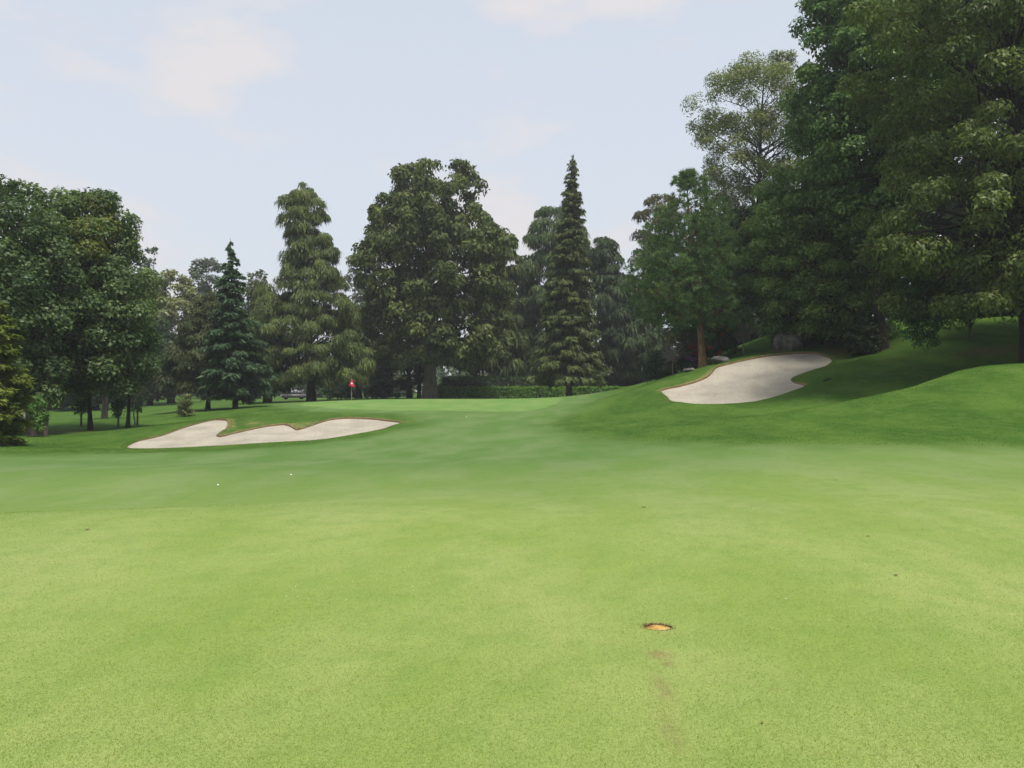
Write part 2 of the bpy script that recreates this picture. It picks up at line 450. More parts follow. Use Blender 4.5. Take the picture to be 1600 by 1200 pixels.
def turf_mat():
    m, n, l, out = new_mat('mown_turf')
    b = n.new('ShaderNodeBsdfPrincipled'); b.inputs['Roughness'].default_value = 0.95
    b.inputs['Specular IOR Level'].default_value = 0.12
    tc = n.new('ShaderNodeTexCoord')
    def noise(scale, detail=4, stretch=(1, 1, 1), rough=0.55):
        mp = n.new('ShaderNodeMapping'); mp.inputs['Scale'].default_value = stretch
        l.new(tc.outputs['Object'], mp.inputs['Vector'])
        t = n.new('ShaderNodeTexNoise'); t.inputs['Scale'].default_value = scale; t.inputs['Detail'].default_value = detail
        t.inputs['Roughness'].default_value = rough
        l.new(mp.outputs['Vector'], t.inputs['Vector']); return t.outputs['Fac']
    def ramp(v, a, c):
        r = n.new('ShaderNodeMapRange'); r.inputs['From Min'].default_value = a; r.inputs['From Max'].default_value = c
        r.interpolation_type = 'SMOOTHSTEP'
        l.new(v, r.inputs['Value']); return r.outputs['Result']
    def mix(f, c1, c2, mode='MIX'):
        x = n.new('ShaderNodeMixRGB'); x.blend_type = mode
        for s, v in ((x.inputs['Fac'], f), (x.inputs['Color1'], c1), (x.inputs['Color2'], c2)):
            if isinstance(v, tuple): s.default_value = (*v, 1)
            elif isinstance(v, (int, float)): s.default_value = v
            else: l.new(v, s)
        return x.outputs['Color']
    def attr(k):
        x = n.new('ShaderNodeAttribute'); x.attribute_name = k; return x.outputs['Fac']
    def math2(op, a, c):
        x = n.new('ShaderNodeMath'); x.operation = op
        for s, v in ((x.inputs[0], a), (x.inputs[1], c)):
            if isinstance(v, (int, float)): s.default_value = v
            else: l.new(v, s)
        return x.outputs['Value']
    n_big = noise(0.10, 3, (1, 0.55, 1)); n_mid = noise(0.55, 5, (1, 0.45, 1)); n_pat = noise(2.6, 5, (1, .7, 1), 0.6); n_fine = noise(46, 4, (1, 1, 1), 0.7)
    n_grain = noise(170, 3, (1, 1, 1), 0.7)
    # fairway: lighter and yellower near the camera, darker and bluer with distance
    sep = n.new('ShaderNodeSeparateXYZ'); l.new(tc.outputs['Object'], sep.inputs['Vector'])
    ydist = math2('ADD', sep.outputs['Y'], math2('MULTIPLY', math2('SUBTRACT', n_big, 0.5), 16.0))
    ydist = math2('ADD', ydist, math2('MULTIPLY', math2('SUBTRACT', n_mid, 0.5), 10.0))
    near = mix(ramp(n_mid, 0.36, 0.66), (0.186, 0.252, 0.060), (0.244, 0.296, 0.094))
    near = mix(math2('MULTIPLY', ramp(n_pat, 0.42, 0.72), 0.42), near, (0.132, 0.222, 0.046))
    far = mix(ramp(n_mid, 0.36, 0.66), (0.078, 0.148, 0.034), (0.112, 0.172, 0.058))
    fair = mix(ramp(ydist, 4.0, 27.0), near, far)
    rough = mix(ramp(n_mid, 0.34, 0.68), (0.032, 0.082, 0.008), (0.062, 0.120, 0.016))
    rough = mix(math2('MULTIPLY', ramp(n_pat, 0.42, 0.74), 0.5), rough, (0.088, 0.142, 0.027))
    green = mix(ramp(n_mid, 0.35, 0.65), (0.110, 0.205, 0.050), (0.145, 0.225, 0.066))
    wob = math2('MULTIPLY', math2('SUBTRACT', n_pat, 0.5), 1.1)
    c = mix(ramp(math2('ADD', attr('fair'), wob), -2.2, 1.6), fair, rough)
    c = mix(ramp(math2('ADD', attr('green'), wob), 0.35, -0.35), c, green)
    rimv = math2('MULTIPLY', attr('rim'), math2('ADD', math2('MULTIPLY', n_pat, 1.5), 0.15))
    c = mix(ramp(rimv, 0.15, 0.85), c, (0.235, 0.200, 0.085))
    wornv = math2('MULTIPLY', attr('worn'), math2('MULTIPLY', noise(22, 5, (1, .5, 1), .7), 2.0))
    c = mix(ramp(wornv, 0.10, 0.95), c, (0.225, 0.160, 0.085))
    barev = math2('MULTIPLY', attr('bare'), math2('ADD', n_pat, 0.5))
    c = mix(math2('MULTIPLY', ramp(barev, 0.2, 0.95), 0.85), c, (0.090, 0.058, 0.032))
    fine = mix(ramp(n_fine, 0.25, 0.75), (0.86, 0.87, 0.86), (1.12, 1.11, 1.12))
    c = mix(1.0, c, fine, 'MULTIPLY')
    gr = mix(ramp(n_grain, 0.3, 0.7), (0.88, 0.89, 0.88), (1.10, 1.10, 1.10))
    c = mix(1.0, c, gr, 'MULTIPLY')
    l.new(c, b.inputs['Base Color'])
    bp = n.new('ShaderNodeBump'); bp.inputs['Strength'].default_value = 0.55; bp.inputs['Distance'].default_value = 0.02
    l.new(math2('ADD', n_fine, math2('MULTIPLY', n_grain, 0.4)), bp.inputs['Height'])
    bp2 = n.new('ShaderNodeBump'); bp2.inputs['Strength'].default_value = 0.35; bp2.inputs['Distance'].default_value = 0.25
    l.new(n_pat, bp2.inputs['Height']); l.new(bp2.outputs['Normal'], bp.inputs['Normal'])
    l.new(bp.outputs['Normal'], b.inputs['Normal'])
    l.new(b.outputs[0], out.inputs['Surface'])
    return m
M['turf'] = turf_mat()
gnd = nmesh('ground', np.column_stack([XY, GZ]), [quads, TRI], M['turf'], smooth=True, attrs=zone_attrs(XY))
tag(gnd, 'rolling mown golf course turf with fairway, green and rough', kind='structure')

# ------------------------------------------------------------------ bunkers
def sand_mat():
    m, n, l, out = new_mat('bunker_sand')
    b = n.new('ShaderNodeBsdfPrincipled'); b.inputs['Roughness'].default_value = 0.95; b.inputs['Specular IOR Level'].default_value = 0.1
    tc = n.new('ShaderNodeTexCoord')
    n1 = n.new('ShaderNodeTexNoise'); n1.inputs['Scale'].default_value = 0.55; n1.inputs['Detail'].default_value = 5
    n2 = n.new('ShaderNodeTexNoise'); n2.inputs['Scale'].default_value = 9; n2.inputs['Detail'].default_value = 6; n2.inputs['Roughness'].default_value = .7
    mp = n.new('ShaderNodeMapping'); mp.inputs['Rotation'].default_value = (0, 0, 0.5); mp.inputs['Scale'].default_value = (9, 1.2, 1)
    n3 = n.new('ShaderNodeTexNoise'); n3.inputs['Scale'].default_value = 1.6; n3.inputs['Detail'].default_value = 4
    l.new(tc.outputs['Object'], mp.inputs['Vector']); l.new(mp.outputs['Vector'], n3.inputs['Vector'])
    for t in (n1, n2): l.new(tc.outputs['Object'], t.inputs['Vector'])
    r = n.new('ShaderNodeValToRGB'); e = r.color_ramp.elements
    e[0].position, e[1].position = 0.34, 0.62; e[0].color = (0.375, 0.342, 0.280, 1); e[1].color = (0.485, 0.442, 0.362, 1)
    l.new(n1.outputs['Fac'], r.inputs['Fac'])
    mx = n.new('ShaderNodeMixRGB'); mx.blend_type = 'MULTIPLY'; mx.inputs['Fac'].default_value = 0.34
    l.new(r.outputs['Color'], mx.inputs['Color1']); l.new(n3.outputs['Fac'], mx.inputs['Color2'])
    l.new(mx.outputs['Color'], b.inputs['Base Color'])
    ad = n.new('ShaderNodeMath'); ad.operation = 'ADD'
    l.new(n2.outputs['Fac'], ad.inputs[0]); l.new(n3.outputs['Fac'], ad.inputs[1])
    bp = n.new('ShaderNodeBump'); bp.inputs['Strength'].default_value = 0.9; bp.inputs['Distance'].default_value = 0.09
    l.new(ad.outputs[0], bp.inputs['Height']); l.new(bp.outputs['Normal'], b.inputs['Normal'])
    l.new(b.outputs[0], out.inputs['Surface']); return m
M['sand'] = sand_mat()

def bunker(hole, R, lip, nrm, label):
    vo, fo = hole
    c = R.mean(0)
    root = empty('sand_bunker', (c[0], c[1], gz(*c) - 0.2)); tag(root, label, 'bunker', 'greenside sand bunkers')
    used = np.unique(fo); rm = np.full(len(vo), -1); rm[used] = np.arange(len(used))
    v = vo[used]; f = rm[fo]
    sd, i = sdist(R, v[:, 0], v[:, 1]); ins = np.maximum(-sd, 0)
    z = ground(v[:, 0], v[:, 1]) - lip[i] * 1.0 - 0.10 * (1 - np.exp(-ins / 1.2)) + 0.16 * np.exp(-ins / 0.5) * (lip[i] > 0.04) * (ins > 0.1) * 0.4
    z += RNG.normal(0, 0.010, len(z)) * (ins > 0.2)
    a, b_, c_ = v[f[:, 0]], v[f[:, 1]], v[f[:, 2]]
    fl = ((b_ - a)[:, 0] * (c_ - a)[:, 1] - (b_ - a)[:, 1] * (c_ - a)[:, 0]) < 0
    f[fl] = f[fl][:, ::-1]
    nmesh('sand', np.column_stack([v, z]), f, M['sand'], root, smooth=True)
    # cut earth face between turf edge and sand
    n = len(R); top = surf(R[:, 0], R[:, 1]); bot = ground(R[:, 0], R[:, 1]) - lip - 0.04
    inn = R - nrm * 0.02; under = R - nrm * (0.0 + 0.02 * RNG.random(n)[:, None])
    V = np.concatenate([np.column_stack([R, top - 0.003]), np.column_stack([under, (top + bot) / 2]), np.column_stack([inn, bot])])
    k = np.arange(n); k2 = (k + 1) % n
    nmesh('earth_lip', V, np.concatenate([np.stack([k, k2, k2 + n, k + n], 1), np.stack([k + n, k2 + n, k2 + 2 * n, k + 2 * n], 1)]), M['earth'], root)
    # overhanging dry turf fringe
    P, D, L, C = [], [], [], []
    m = 26
    for s in range(m):
        t = RNG.random(n)[:, None]; o = RNG.uniform(-0.02, 0.32, n)[:, None] ** 1.0
        p = R * (1 - t) + np.roll(R, -1, 0) * t + nrm * o
        P.append(np.column_stack([p, surf(p[:, 0], p[:, 1]) - 0.01]))
        D.append(np.column_stack([-nrm * 0.45 + RNG.normal(0, .35, (n, 2)), np.full(n, 0.8)]))
        L.append((0.04 + lip * 0.42) * RNG.uniform(.5, 1.2, n))
        g = RNG.random(n)[:, None] * np.clip(lip / 0.055, 0.2, 1)[:, None]
        C.append((1 - g) * np.array([0.085, 0.155, 0.035]) + g * np.array([0.27, 0.215, 0.095]))
    blades('turf_fringe', np.concatenate(P), unit(np.concatenate(D)), np.concatenate(L), 0.022, np.concatenate(C), root)
    return root

def blades(name, P, D, L, W, C, parent=None):
    n = len(P); side = unit(np.cross(D, RNG.normal(0, 1, (n, 3)))) * (np.broadcast_to(W, (n,)) * .5)[:, None]
    V = np.stack([P - side, P + side, P + D * L[:, None]], 1).reshape(-1, 3)
    o = nmesh(name, V, np.arange(n * 3).reshape(-1, 3), M['blade'], parent, col=C)
    o['kind'] = 'stuff'
    return o

bunker(HOLES[0], RL, LIPL, NL, 'long pale sand bunker with scalloped back edge in front of the green')
bunker(HOLES[1], RR, LIPR, NR, 'tilted kidney shaped sand bunker on the shaded grass bank below the trees')

# ------------------------------------------------------------------ trees
def leaf_quads(P, D, N, L, W, fold=0.12):
    S = unit(np.cross(D, N)); W = np.broadcast_to(W, L.shape)
    lift = N * (L * fold)[:, None]
    mid = P + D * (L * .45)[:, None]
    V = np.stack([P, mid + S * (W * .5)[:, None] + lift, P + D * L[:, None], mid - S * (W * .5)[:, None] + lift], 1)
    return V.reshape(-1, 3)

def spray_tris(P, D, N, L, W):
    S = unit(np.cross(D, N)) * (np.broadcast_to(W, L.shape) * .5)[:, None]
    k = RNG.uniform(.0, .45, len(P))[:, None]
    b = P + D * (L[:, None] * k)
    return np.stack([P - S * .6 + (b - P) * .5, P + S * 1.2 + (b - P), P + D * L[:, None]], 1).reshape(-1, 3)

class Env:
    """crown outline: rows (photo row, left, right) at distance d, taken round as a solid"""
    def __init__(self, rows, d, ratio=0.9, bx=None):
        rows = sorted(rows, key=lambda r: -r[0])
        self.z = np.array([zat(r[0], d) for r in rows])
        self.l = np.array([at(r[1], d) for r in rows]); self.r = np.array([at(r[2], d) for r in rows])
        self.d = d; self.ratio = ratio
    def at(self, z):
        l, r = np.interp(z, self.z, self.l), np.interp(z, self.z, self.r)
        return (l + r) / 2, (r - l) / 2
    @property
    def hmax(self): return (self.r - self.l).max() / 2

def clump_points(env, n, rc, gaps=(), surf_bias=0.6, back=0.6, sep=0.8):
    """clump centres spread through the crown, denser near its surface"""
    out = np.zeros((0, 3)); O = []; RC = []; rc0 = rc
    zs = np.linspace(env.z[0], env.z[-1], 200); w = env.at(zs)[1] + 0.3; w /= w.sum()
    tries = 0
    z0, z1 = env.z[0], env.z[-1]
    while len(out) < n and tries < n * 14:
        tries += 1
        z = RNG.choice(zs, p=w) + RNG.uniform(-.3, .3)
        rc = min(rc0, .18 + .42 * env.at(z)[1])
        z = min(max(z, z0 + rc * .45), z1 - rc * .55)
        cx, hw = env.at(z)
        th = RNG.uniform(0, 2 * np.pi)
        if math.sin(th) > 0.25 and RNG.random() > back: continue
        rr = RNG.uniform(surf_bias, 1.1) if RNG.random() < 0.82 else RNG.uniform(0.1, surf_bias)
        h = max(hw - rc * .62, hw * 0.12)
        hy = max(min(hw, env.hmax) * env.ratio - rc * .5, h * .3)
        p = np.array([cx + h * rr * math.cos(th), env.d + hy * rr * math.sin(th), z])
        px, py = 800 + F * p[0] / p[1], YH - F * (p[2] - EYE) / p[1]
        if any((px - g[0]) ** 2 + (py - g[1]) ** 2 < g[2] ** 2 for g in gaps): continue
        if len(out) and np.min(((out - p) ** 2).sum(1)) < (sep * rc) ** 2: continue
        out = np.vstack([out, p]); O.append((math.cos(th), math.sin(th))); RC.append(rc)
    return out, np.array(O), np.array(RC)

def trunk_limbs(root, base, top, r0, clumps, mat, lean=0.02, limb_every=2, limb_r=0.10, sides=9, name='trunk', z_first=0.2, straight=False, fork=None):
    tb = Tubes()
    n = 14; t = np.linspace(0, 1, n)
    pts = base[None] * (1 - t[:, None]) + top[None] * t[:, None]
    wob = 0 if straight else 1
    H = top[2] - base[2]
    ph = RNG.uniform(0, 6, 2)
    pts[:, 0] += wob * lean * H * np.sin(t * 3.0 + ph[0]) * t * (1 - t * .5)
    pts[:, 1] += wob * lean * H * np.sin(t * 2.6 + ph[1]) * t * (1 - t * .5)
    rad = r0 * (1 - t) ** 0.8 + 0.02
    rad = rad * (1 + 0.55 * np.exp(-t * H / (r0 * 2.2)))
    pts[0, 2] -= 0.25
    tb.add(pts, rad, sides, flare=0.10 * np.exp(-t * 6) + 0.04)
    cl = clumps[::limb_every] if limb_every else clumps[:0]
    for c in cl:
        dz = np.hypot(c[0] - base[0], c[1] - base[1])
        za = np.clip(c[2] - dz * RNG.uniform(.35, .8) - 0.5, base[2] + H * z_first, base[2] + H * 0.93)
        k = (za - base[2]) / H
        a = np.array([np.interp(k, t, pts[:, 0]), np.interp(k, t, pts[:, 1]), za])
        m1 = a * .6 + c * .4 + np.array([0, 0, .06 * dz]) + RNG.normal(0, .05 * dz + .02, 3)
        m2 = a * .25 + c * .75 + np.array([0, 0, .05 * dz]) + RNG.normal(0, .05 * dz + .02, 3)
        rl = min(limb_r * (0.35 + 0.1 * dz) + 0.01, r0 * (1 - k) * .7 + .02)
        tb.add([a, m1, m2, c], [rl, rl * .7, rl * .45, rl * .15], 5)
    return tb.build(name, mat, root)

LEAF_GAIN = np.array([1.16, 1.24, 0.96])
def pal(c1, c2, t, jitter=0.12):
    c1, c2 = np.array(c1), np.array(c2); t = t[:, None]
    c = c1 * (1 - t) + c2 * t
    return np.clip(c * LEAF_GAIN * (1 + RNG.normal(0, jitter, (len(t), 1))) * (1 + RNG.normal(0, .04, c.shape)), 0.004, 0.6)

def leaves_broad(C, O, rc, n, ls, c1, c2, wr=0.6, droop=0.0, flat=0.72, up=0.45, spread=1.0):
    k = len(C); rc = np.broadcast_to(np.asarray(rc, float), (k,)); i = RNG.choice(k, n, p=rc ** 2 / (rc ** 2).sum())
    rcs = rc * RNG.uniform(.7, 1.25, k)
    o = np.column_stack([O, np.zeros(k)])[i]
    u = unit(RNG.normal(0, 1, (n, 3)) + 0.55 * o + np.array([0, 0, up]))
    r = rcs[i] * (RNG.random(n) ** 0.4) * spread
    # sub-clumps: quantise the direction a little so twigs read as tufts
    g = unit(np.round(u * 2.2 + RNG.random((k, 3))[i]) - RNG.random((k, 3))[i] + 1e-3)
    u2 = unit(u * .6 + g * .4)
    P = C[i] + u2 * r[:, None] * np.array([1, 1, flat])
    N = unit(u + RNG.normal(0, .55, (n, 3)) + np.array([0, 0, .5]))
    D = unit(np.cross(N, RNG.normal(0, 1, (n, 3))) + np.array([0, 0, -droop]))
    N = unit(N - D * (N * D).sum(1, keepdims=True))
    L = ls * RNG.uniform(.6, 1.35, n)
    ct = RNG.random(k)
    col = pal(c1, c2, np.clip(ct[i] * .65 + RNG.random(n) * .5 - .08, 0, 1))
    return leaf_quads(P, D, N, L, L * wr), col

def leaves_weep(C, O, rc, n, ls, c1, c2, w=0.16, out=0.4):
    k = len(C); rc = np.broadcast_to(np.asarray(rc, float), (k,)); i = RNG.choice(k, n, p=rc ** 2 / (rc ** 2).sum())
    rcs = rc * RNG.uniform(.55, 1.35, k)
    o = np.column_stack([O, np.zeros(k)])[i]
    u = unit(RNG.normal(0, 1, (n, 3)) * np.array([1, 1, .8]) + .5 * o + np.array([0, 0, .55]))
    r = rcs[i] * (.35 + .65 * RNG.random(n) ** .5)
    P = C[i] + u * r[:, None] * np.array([1.05, 1.05, .7])
    hor = unit(u * np.array([1, 1, 0]) + 1e-4)
    D = unit(hor * RNG.uniform(.05, out * 1.6, n)[:, None] + np.array([0, 0, -1.]) + RNG.normal(0, .16, (n, 3)))
    N = unit(hor + np.array([0, 0, .5]) + RNG.normal(0, .4, (n, 3))); N = unit(N - D * (N * D).sum(1, keepdims=True))
    L = ls * (.3 + 1.4 * RNG.random(n) ** 1.6) * RNG.uniform(.7, 1.3, k)[i]
    ct = RNG.random(k)
    col = pal(c1, c2, np.clip(ct[i] * .6 + RNG.random(n) * .5 - .05, 0, 1))
    return spray_tris(P, D, N, L, w * 1.25 * RNG.uniform(.7, 1.3, n)), col

def leaves_pine(C, O, rc, n, ls, c1, c2, w=0.05, per=26):
    k = len(C); nt = n // per; rc = np.broadcast_to(np.asarray(rc, float), (k,))
    i = RNG.integers(0, k, nt)
    o = np.column_stack([O, np.zeros(k)])[i]
    u = unit(RNG.normal(0, 1, (nt, 3)) + .5 * o + np.array([0, 0, .3]))
    T = C[i] + u * (rc[i] * (RNG.random(nt) ** .5))[:, None] * np.array([1, 1, .7])
    A = unit(u + np.array([0, 0, .5]))
    P = np.repeat(T, per, 0); n = len(P)
    D = unit(np.repeat(A, per, 0) * .8 + RNG.normal(0, .65, (n, 3)))
    N = unit(np.cross(D, RNG.normal(0, 1, (n, 3))))
    L = ls * RNG.uniform(.7, 1.2, n)
    t = np.repeat(np.clip(RNG.random(k)[i] * .6 + RNG.random(nt) * .5, 0, 1), per)
    return spray_tris(P, D, N, L, np.full(n, w * 1.25)), pal(c1, c2, t)

def put_crown(root, parts, mat, name='crown'):
    V = np.concatenate([p[0] for p in parts]); C = np.concatenate([p[1] for p in parts])
    o = nmesh(name, V, np.arange(len(V)).reshape(-1, len(V) // len(C)), mat, root, col=C)
    o['kind'] = 'stuff'
    return o

def tree_root(name, bx, d, label, cat='tree', group=None):
    x = at(bx, d)
    root = empty(name, (x, d, gz(x, d) - 0.02)); tag(root, label, cat, group)
    return root, np.array([x, d, gz(x, d)])

def broad_tree(name, label, bx, d, rows, c1, c2, n=20000, rc=1.2, ncl=160, ls=0.22, r0=0.3, bark='bark', gaps=(), style='broad', ratio=.9,
               limb_every=2, limb_r=.10, extra=None, group=None, back=.6, surf_bias=.6, sep=.8, topx=None, z_first=.25, cat='tree', stems=None, **kw):
    root, base = tree_root(name, bx, d, label, cat, group)
    env = Env(rows, d, ratio)
    C, O, RC = clump_points(env, ncl, rc, gaps, surf_bias, back, sep)
    ztop = env.z[-1] - rc * .8; cx = env.at(ztop)[0] if topx is None else at(topx, d)
    lim = C if not extra else C
    trunk_limbs(root, base, np.array([cx, d, ztop]), r0, lim, M[bark], limb_every=limb_every, limb_r=limb_r, z_first=z_first)
    if stems:
        for sx, sr in stems:
            tb = Tubes(); b2 = np.array([at(sx, d), d - .3, gz(at(sx, d), d - .3) - .2]); e = np.array([at(sx, d) * .9 + base[0] * .1, d, env.z[0] + (env.z[-1] - env.z[0]) * .4])
            tb.add([b2, b2 * .6 + e * .4 + [0.1, 0, 0], e], [sr * 1.25, sr, sr * .4], 8); tb.build('trunk', M[bark], root)
    fn = {'broad': leaves_broad, 'weep': leaves_weep, 'pine': leaves_pine}[style]
    parts = [fn(C, O, RC, n, ls, c1, c2, **kw)]
    put_crown(root, parts, M['leaf'] if style == 'broad' and name != 'cypress_tree' else M['needle'])
    if extra:
        extra(root, env, C, O, fn)
    return root

def spruce_tree(name, label, bx, d, rows, c1, c2, n=24000, ls=0.55, r0=.3, bark='bark', lev=.55, per=8, w=.17, droop=.25, hang=.5, group=None, rag=.25):
    root, base = tree_root(name, bx, d, label, 'tree', group)
    env = Env(rows, d, 1.0)
    top = np.array([env.at(env.z[-1])[0], d, env.z[-1] - .1])
    B0, B1, B2 = [], [], []
    z = env.z[0] + .2
    while z < env.z[-1] - .3:
        cx, hw = env.at(z); f = (z - base[2]) / (top[2] - base[2]); ax = base[0] * (1 - f) + top[0] * f
        m = max(4, int(per * (0.6 + .4 * min(1, hw / 3))))
        a0 = RNG.uniform(0, 6)
        for j in range(m):
            th = a0 + j * 2 * np.pi / m + RNG.normal(0, .25)
            ln = max(.10, (hw + (cx - ax) * math.cos(th)) * np.clip(RNG.normal(.80, rag * .7), .3, 1.08) - .12)
            zz = z + RNG.uniform(-.6, .6) * lev
            a = np.array([ax, d, zz]); dirv = np.array([math.cos(th), math.sin(th), 0])
            B0.append(a); B1.append(a + dirv * ln * .55 + [0, 0, .02 * ln - droop * ln * .35]); B2.append(a + dirv * ln + [0, 0, -droop * ln * .75])
        z += lev * (0.55 + .45 * min(1, hw / 2.5)) * RNG.uniform(.8, 1.2)
    B0, B1, B2 = map(np.array, (B0, B1, B2))
    tb = Tubes(); t = np.linspace(0, 1, 10)[:, None]
    pts = base * (1 - t) + top * t; pts[0, 2] -= .2
    tb.add(pts, r0 * (1 - t[:, 0]) + .015, 9)
    for a, b, c in zip(B0, B1, B2):
        tb.add([a, b, c], [.05, .03, .01], 3)
    tb.build('trunk', M[bark], root)
    ln = np.linalg.norm(B2 - B0, axis=1); i = RNG.choice(len(B0), n, p=ln ** 1.25 / (ln ** 1.25).sum())
    t = (RNG.random(n) ** .7)[:, None] * .97 + .03
    P = (1 - t) ** 2 * B0[i] + 2 * t * (1 - t) * B1[i] + t ** 2 * B2[i]
    dv = unit(B2[i] - B0[i]); sd = unit(np.cross(dv, np.array([0, 0, 1.]))) * RNG.choice([-1, 1], n)[:, None]
    wid = (ln[i] * .22 * (1 - t[:, 0] * .6))[:, None]
    P = P + sd * wid * RNG.random((n, 1)) + RNG.normal(0, .05, (n, 3))
    D = unit(dv * .7 + sd * RNG.uniform(.2, 1, n)[:, None] + np.array([0, 0, -1.]) * (hang * RNG.uniform(.2, 1.8, n))[:, None] + RNG.normal(0, .2, (n, 3)))
    N = unit(np.array([0, 0, 1.]) + RNG.normal(0, .5, (n, 3))); N = unit(N - D * (N * D).sum(1, keepdims=True))
    L = ls * RNG.uniform(.5, 1.3, n) * np.clip(.38 + ln[i] / 3, .38, 1.1)
    bt = RNG.random(len(B0))
    col = pal(c1, c2, np.clip(bt[i] * .5 + RNG.random(n) * .45 + .1 * t[:, 0], 0, 1))
    put_crown(root, [(spray_tris(P, D, N, L, w * 1.25 * RNG.uniform(.7, 1.3, n)), col)], M['needle'])
    return root

# ---- left group
def yellow_patch(root, env, C, O, fn):
    k = [j for j in range(len(C)) if 118 < 800 + F * C[j, 0] / C[j, 1] < 168 and 318 < YH - F * (C[j, 2] - EYE) / C[j, 1] < 400 and C[j, 1] < env.d]
    if k:
        o = put_crown(root, [leaves_broad(C[k], O[k], 1.25, 3600, .22, (.105, .12, .03), (.165, .170, .045))], M['leaf'], 'yellowing_foliage')
        o['label'] = 'patch of yellow leaves high in the crown'
broad_tree('broadleaf_tree', 'dense dark green broadleaf tree at the left edge with the thickest trunk', 52, 47,
  [(288,-15,28),(300,-50,62),(340,-90,88),(400,-110,105),(470,-115,108),(540,-100,102),(590,-90,96),(632,-50,84)],
  (.036,.064,.032), (.105,.140,.064), n=60000, rc=1.3, ncl=190, ls=.235, sep=.95, r0=.23, bark='bark', stems=[(75, .13)])
broad_tree('broadleaf_tree', 'rounded green broadleaf tree with a yellowing patch near its top', 142, 52,
  [(303,112,150),(314,74,184),(345,62,206),(400,58,222),(450,58,237),(500,62,243),(540,72,240),(580,82,230),(618,100,206)],
  (.038,.068,.032), (.112,.150,.066), n=62000, rc=1.3, ncl=190, ls=.235, sep=.95, r0=.11, bark='bark_dark', extra=yellow_patch)
broad_tree('broadleaf_tree', 'small dark broadleaf tree left of the long bunker with bare grey lower twigs', 200, 55,
  [(505,185,238),(540,168,246),(575,165,244),(605,176,236)], (.030,.060,.028), (.065,.10,.05), n=7000, rc=.7, ncl=60, ls=.2, r0=.11, bark='bark_dark', limb_every=1, limb_r=.06)
spruce_tree('conifer_tree', 'yellow green conifer with drooping sprays low at the left edge', 2, 37,
  [(470,-14,8),(500,-24,20),(530,-44,32),(560,-55,46),(600,-62,54),(640,-64,52),(668,-60,46),(688,-48,30)], (.055,.080,.020), (.140,.160,.040), n=26000, ls=.32, r0=.14, lev=.42, w=.11, droop=.1, hang=.5)
for bx, d, y0, y1, hw in ((127, 57, 612, 648, 14), (185, 56, 618, 652, 10), (215, 58, 600, 645, 14)):
    lab = {127: 'slender young tree with low leafy crown between the left trunks', 185: 'thin sapling standing just left of the dark twiggy tree', 215: 'thin sapling just right of the dark twiggy tree beside the bunker'}[bx]
    broad_tree('sapling', lab, bx, d, [(y0, bx - 4, bx + 5), (y0 + 12, bx - hw, bx + hw), (y1, bx - hw * .7, bx + hw * .6)], (.03,.07,.035), (.07,.12,.06), n=900, rc=.3, ncl=22, ls=.17, r0=.05, limb_every=2, limb_r=.03, group='young trees by the left trunks')
broad_tree('broadleaf_tree', 'leaning pale trunk tree further back among the left trees', 163, 68, [(430,120,200),(500,110,225),(560,118,225),(600,135,210)], (.025,.055,.026), (.055,.095,.04), n=6000, rc=1.0, ncl=70, ls=.28, r0=.15, bark='bark', stems=[(168, .13)])
broad_tree('shrub', 'bright green leafy shrub at the foot of the thickest left trunk', 58, 45.5, [(618,50,66),(632,44,74),(655,42,76),(672,48,70)], (.05,.11,.03), (.11,.19,.05), n=1100, rc=.28, ncl=30, ls=.15, r0=.04, cat='shrub')
broad_tree('sapling', 'small lone bush on a short stem left of the long bunker', 289, 65, [(616,284,295),(628,279,300),(645,278,302),(650,281,299)], (.07,.085,.035), (.13,.14,.06), n=1500, rc=.3, ncl=28, ls=.16, r0=.04, cat='shrub')
broad_tree('conifer_tree', 'dark brownish drooping conifer with one bare trunk behind the lone bush', 325, 76,
  [(455,322,350),(480,304,358),(520,284,362),(560,264,362),(590,256,360),(612,275,352)], (.030,.042,.022), (.072,.080,.040), n=44000, rc=.9, ncl=150, ls=.4, r0=.17, style='weep', bark='bark_dark', w=.12, out=1.0)
spruce_tree('spruce_tree', 'blue green spruce with a thin bare pointed top left of the drooping cypress', 368, 73,
  [(370,357,361),(390,352,368),(420,345,376),(440,340,386),(480,333,396),(520,322,408),(560,314,420),(600,314,424),(620,330,418)], (.026,.052,.036), (.075,.115,.068), n=40000, ls=.54, r0=.25, w=.17, bark='bark_dark')
broad_tree('cypress_tree', 'tall tiered cypress with drooping olive sprays just left of the flag', 487, 92,
  [(284,468,482),(298,452,496),(318,440,517),(340,436,514),(358,446,506),(380,450,532),(412,446,538),(432,428,536),(450,418,538),(475,400,548),(505,388,562),(540,384,580),(578,390,586),(600,425,560)],
  (.042,.058,.024), (.110,.128,.052), n=85000, rc=1.15, ncl=240, ls=.58, r0=.38, style='weep', w=.12, gaps=[(524,352,18),(428,372,17),(545,452,16),(436,330,8),(400,430,22)], bark='bark_dark', ratio=.85, sep=.75)
broad_tree('cypress_tree', 'dark twin stemmed cypress in shade left of the tall tiered cypress', 417, 97, [(440,395,425),(480,385,440),(540,380,460),(590,385,470),(608,395,460)], (.022,.034,.018), (.05,.062,.03), n=12000, rc=1.2, ncl=80, ls=.8, r0=.3, style='weep', w=.2, bark='bark_dark', stems=[(423, .22)])
